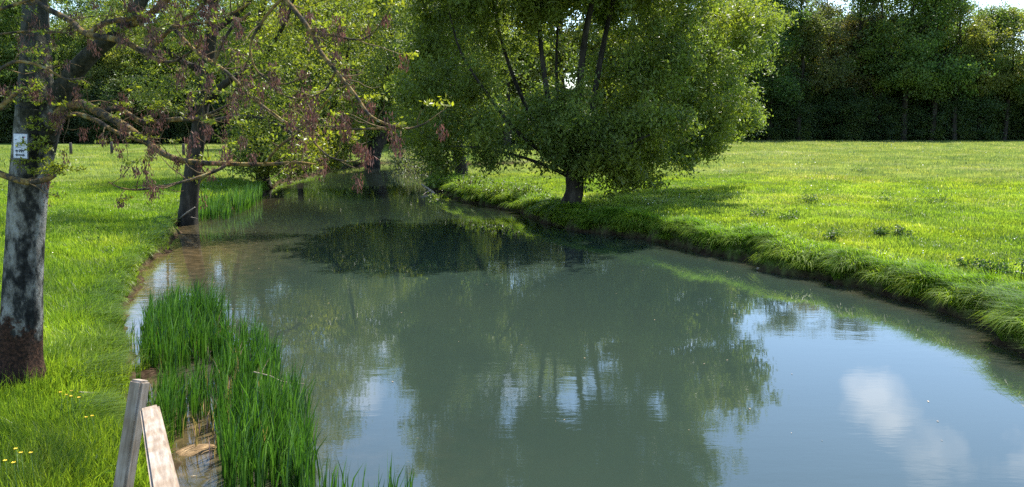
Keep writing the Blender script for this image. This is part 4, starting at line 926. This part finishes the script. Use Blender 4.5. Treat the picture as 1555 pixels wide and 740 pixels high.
M_stick = bark_mat('dead_wood', [(.35, (.2, .15, .1)), (.65, (.42, .36, .28))], 12, .4, (1, 1, 1))
stick('driftwood_stick', [at(120, 596, .36), at(155, 597, .26), at(192, 594, .1)], .011, M_stick, 'straight pale stick lying from the grass to the left waterline')
stick('driftwood_branch', [at(662, 297, -.1), at(652, 288, .12), at(640, 280, .3)], .07, M_stick, 'broken dead branch poking out of the water below the willow', side=[[at(654, 290, .1), at(648, 292, .05), at(640, 298, -.02)]])
stick('bank_twig', [at(268, 338, .05), at(280, 326, .35), at(296, 315, .6)], .03, M_stick, 'bleached twig leaning against the foot of the leaning ash', side=[[at(270, 332, .1), at(290, 330, .25), at(300, 332, .3)]])
stick('driftwood_stick', [at(385, 565, .3), at(412, 572, .34), at(430, 580, .3), at(462, 583, .28)], .009, M_stick, 'bent pale broken stem caught at the right side of the reeds')
stick('driftwood_stick', [at(1150, 408, .03), at(1180, 412, .04), at(1205, 416, .02)], .035, M_stick, 'dark stick floating at the foot of the right bank')
stick('driftwood_stick', [at(228, 668, .1), at(244, 676, .12), at(262, 690, .05)], .01, M_stick, 'short broken stick on the mud right behind the rail')
# dead leaves and scum on the shallow water
rng = np.random.default_rng(5); n = 420
X = rng.uniform(-8.5, -2.2, n*3); Y = rng.uniform(7.5, 27, n*3); s, sd_ = river_sd(X, Y); k = (s < -.02) & (sd_ < .5) & (rng.random(n*3) < np.exp(s/1.0)); X, Y = X[k][:n], Y[k][:n]
X2 = rng.uniform(-9, 5, 260); Y2 = np.exp(rng.uniform(np.log(8.5), np.log(50), 260)); s2_, _ = river_sd(X2, Y2); X = np.append(X, X2[s2_ < -.4][:120]); Y = np.append(Y, Y2[s2_ < -.4][:120])
V, Fc = leaf_quads(np.column_stack([X, Y, np.full(len(X), .008)]), .04, rng, .5); V = V.reshape(-1, 4, 3); V[:, :, 2] = .006+np.clip((V[:, :, 2]-.008)*.12, -.001, .01); V = V.reshape(-1, 3)
M_dead = leaf_mat('dead_leaf', .5, 1.6, .1, .4, (1, .9, .7), .6, (1, 1, 1))
tag(mesh_np('floating_leaves', V, Fc, M_dead, rnd=rng.random(len(Fc)), color=(.3, .24, .15)), 'scattered dead leaves floating on the shallows by the left bank', 'dead leaves', kind='stuff')

# ------------------------------------------------------------------ weeds, bushes, flowers
def weed(c, rad, h, nl, size, color, label, group, name='weed_clump', cat='plant', stems=8, seed=0):
    rng = np.random.default_rng(seed); c = np.array([c[0], c[1], gz_at(c[0], c[1])])
    root = empty(name, c, label, cat, group); T = Tubes(4); cl = []
    for i in range(stems):
        a = rng.uniform(0, 6.28); r = rad*math.sqrt(rng.random()); top_ = np.array([math.cos(a)*r, math.sin(a)*r, h*rng.uniform(.6, 1)*(1-.5*(r/rad)**2)])
        b0 = top_*[.4, .4, 0]; q = np.array([b0+[0, 0, -.02], (b0+top_)/2+rng.normal(size=3)*.02, top_]); T.add(q, [.008*h/.3, .006*h/.3, .003], 4)
        for t in np.linspace(.25, 1, 5): cl.append(b0*(1-t)+top_*t)
    T.build('stems', M_twig, root)
    V, Fc, rnd = cluster_leaves(np.array(cl), nl/len(cl), rad*.22, size, rng, .55)
    V[:, 2] = np.maximum(V[:, 2], .01); mesh_np('leaves', V, Fc, M_leaf, root, rnd, color=color); return root
GW = 'dark weed clumps in the right meadow'
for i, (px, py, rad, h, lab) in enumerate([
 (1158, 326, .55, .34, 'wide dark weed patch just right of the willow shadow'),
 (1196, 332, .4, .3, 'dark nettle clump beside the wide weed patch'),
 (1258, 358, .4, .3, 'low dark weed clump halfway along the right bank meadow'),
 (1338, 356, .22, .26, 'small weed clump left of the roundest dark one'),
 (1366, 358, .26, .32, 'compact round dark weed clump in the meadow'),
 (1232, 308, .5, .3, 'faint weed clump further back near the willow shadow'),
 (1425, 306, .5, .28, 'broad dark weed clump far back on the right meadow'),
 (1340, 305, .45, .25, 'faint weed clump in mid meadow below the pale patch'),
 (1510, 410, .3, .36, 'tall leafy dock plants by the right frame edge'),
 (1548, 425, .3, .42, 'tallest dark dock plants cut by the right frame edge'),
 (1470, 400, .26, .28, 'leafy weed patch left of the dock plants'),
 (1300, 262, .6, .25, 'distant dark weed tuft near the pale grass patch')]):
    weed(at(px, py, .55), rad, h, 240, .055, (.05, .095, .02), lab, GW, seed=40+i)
GB = 'leafy plants along the right bank edge'
for i, (px, py, rad, h, col, lab) in enumerate([
 (682, 292, .9, .8, (.12, .17, .02), 'bright yellow green bush at the river edge left of the willow'),
 (715, 296, .8, .75, (.10, .15, .02), 'leafy bush on the bank between the bright bush and willow'),
 (752, 303, .8, .6, (.09, .14, .02), 'low leafy plants on the bank left of the willow trunk'),
 (800, 308, .7, .5, (.08, .13, .02), 'grey green plants near the willow trunk on the bank'),
 (1100, 386, .18, .25, (.2, .2, .12), 'pale leafy sprig at the waterline below the willow shadow'),
 (1380, 452, .16, .28, (.11, .16, .06), 'small leafy plant rooted on the right waterline'),
 (1545, 500, .3, .4, (.10, .17, .02), 'leafy clump on the bank at the right frame edge')]):
    weed(at(px, py, .25), rad, h, 520 if rad > .5 else 130, .085 if rad > .5 else .045, col, lab, GB, 'bank_plant', stems=18 if rad > .5 else 7, seed=70+i)
c = at(612, 250, .2); weed((c[0]+.5, c[1]+1), 1.9, 2.1, 2600, .13, (.2, .22, .12), 'pale blossoming shrub beside the forked trunk at the bend', None, 'blossom_shrub', 'shrub', 40, 90)
c = at(640, 255, .2); weed((c[0]+.5, c[1]-1), 2.0, 1.9, 2600, .13, (.10, .13, .05), 'green shrub dipping into the water beside the pale blossoming shrub', None, 'waterside_shrub', 'shrub', 40, 91)
c = at(335, 318, .3); weed((c[0]-.8, c[1]+1.2), .6, .4, 300, .06, (.07, .12, .02), 'leafy weeds behind the reeds of the leaning ash', None, 'weed_clump', 'plant', 12, 92)
GL = 'small weeds in the left bank grass'
for i, (px, py, rad, h, lab) in enumerate([(135, 360, .3, .22, 'small dark weed in the left bank grass right of the trunk'), (158, 372, .25, .18, 'low weed beside the small dark weed on the left bank'), (115, 690, .3, .2, 'broad leaved weeds low on the bank left of the post'), (165, 655, .2, .16, 'small leafy weeds on the bank right behind the post')]):
    weed(at(px, py, .5), rad, h, 160, .05, (.07, .13, .02), lab, GL, seed=110+i)
# buttercups
M_yel = flat_mat('yellow_petal', (.85, .55, .02), .35); M_green = flat_mat('flower_stalk', (.06, .13, .02), .6)
def flower(px, py, z, lab, first=[None]):
    c = at(px, py, z); g = gz_at(c[0], c[1])
    r = empty('buttercup', (c[0], c[1], g), lab, 'flower', 'yellow buttercups at the lower left'); hh = max(.08, z-g)
    T = Tubes(5); T.add(np.array([[0, 0, 0], [.01, 0, hh*.5], [0, 0, hh]]), [.0022, .002, .002], 5); T.build('stalk', M_green, r)
    V = []; Fs = []
    for i in range(5):
        a = i*2*math.pi/5; u_ = np.array([math.cos(a), math.sin(a), .45]); v_ = np.array([-math.sin(a), math.cos(a), 0]); q = np.array([0, -.002, hh])
        b = len(V); V += [q, q+u_*.009+v_*.008, q+u_*.017, q+u_*.009-v_*.008]; Fs.append([b, b+1, b+2, b+3])
    mesh_np('petals', np.array(V), np.array(Fs), M_yel, r); return r
for px, py, lab in [(24, 682, 'buttercup in the low pair nearest the left frame edge'), (8, 700, 'buttercup closest to the left frame edge'), (47, 688, 'buttercup just right of the low pair'), (21, 703, 'faint buttercup beneath the low pair'), (32, 688, 'buttercup tucked behind the low pair'),
 (92, 596, 'leftmost buttercup of the upper five below the trunk'), (101, 600, 'second buttercup of the upper five below the trunk'), (108, 602, 'middle buttercup of the upper five below the trunk'), (109, 594, 'highest buttercup of the upper five below the trunk'), (120, 604, 'rightmost buttercup of the upper five below the trunk'),
 (140, 632, 'pale buttercup nearest the timber post'), (131, 634, 'pale buttercup just left of the one nearest the post')]:
    flower(px, py, .72 if py > 650 else .68, lab)
# daisies and seed heads on the meadow
def specks(name, n, d0, d1, a0, a1, side_, size, color, label, seed, z0=.16):
    rng = np.random.default_rng(seed); x, y, d = polar_pts(n, d0, d1, R(a0), R(a1), rng); z, s, sd2 = height(x, y); k = (s > .4) & (sd2 == side_) & (fbm(x*.3, y*.3, 60) > .42)
    P = np.column_stack([x, y, z+z0])[k]; V, Fc = leaf_quads(P, 1.0, rng, .9); sc = (size*(d[k]/20)**.6)
    V = (V.reshape(-1, 4, 3)-P[:, None])*sc[:, None, None]+P[:, None]
    tag(mesh_np(name, V.reshape(-1, 3), Fc, M_dead, rnd=rng.random(len(Fc))*.5+.5, color=color), label, 'flowers', kind='stuff')
specks('meadow_daisies', 1500, 14, 110, 4, 34, 1, .028, (.55, .55, .48), 'tiny white daisies scattered over the right meadow', 1)
specks('meadow_daisies', 900, 9, 80, -36, -12, 0, .024, (.5, .5, .4), 'tiny white flowers scattered over the left bank', 2)
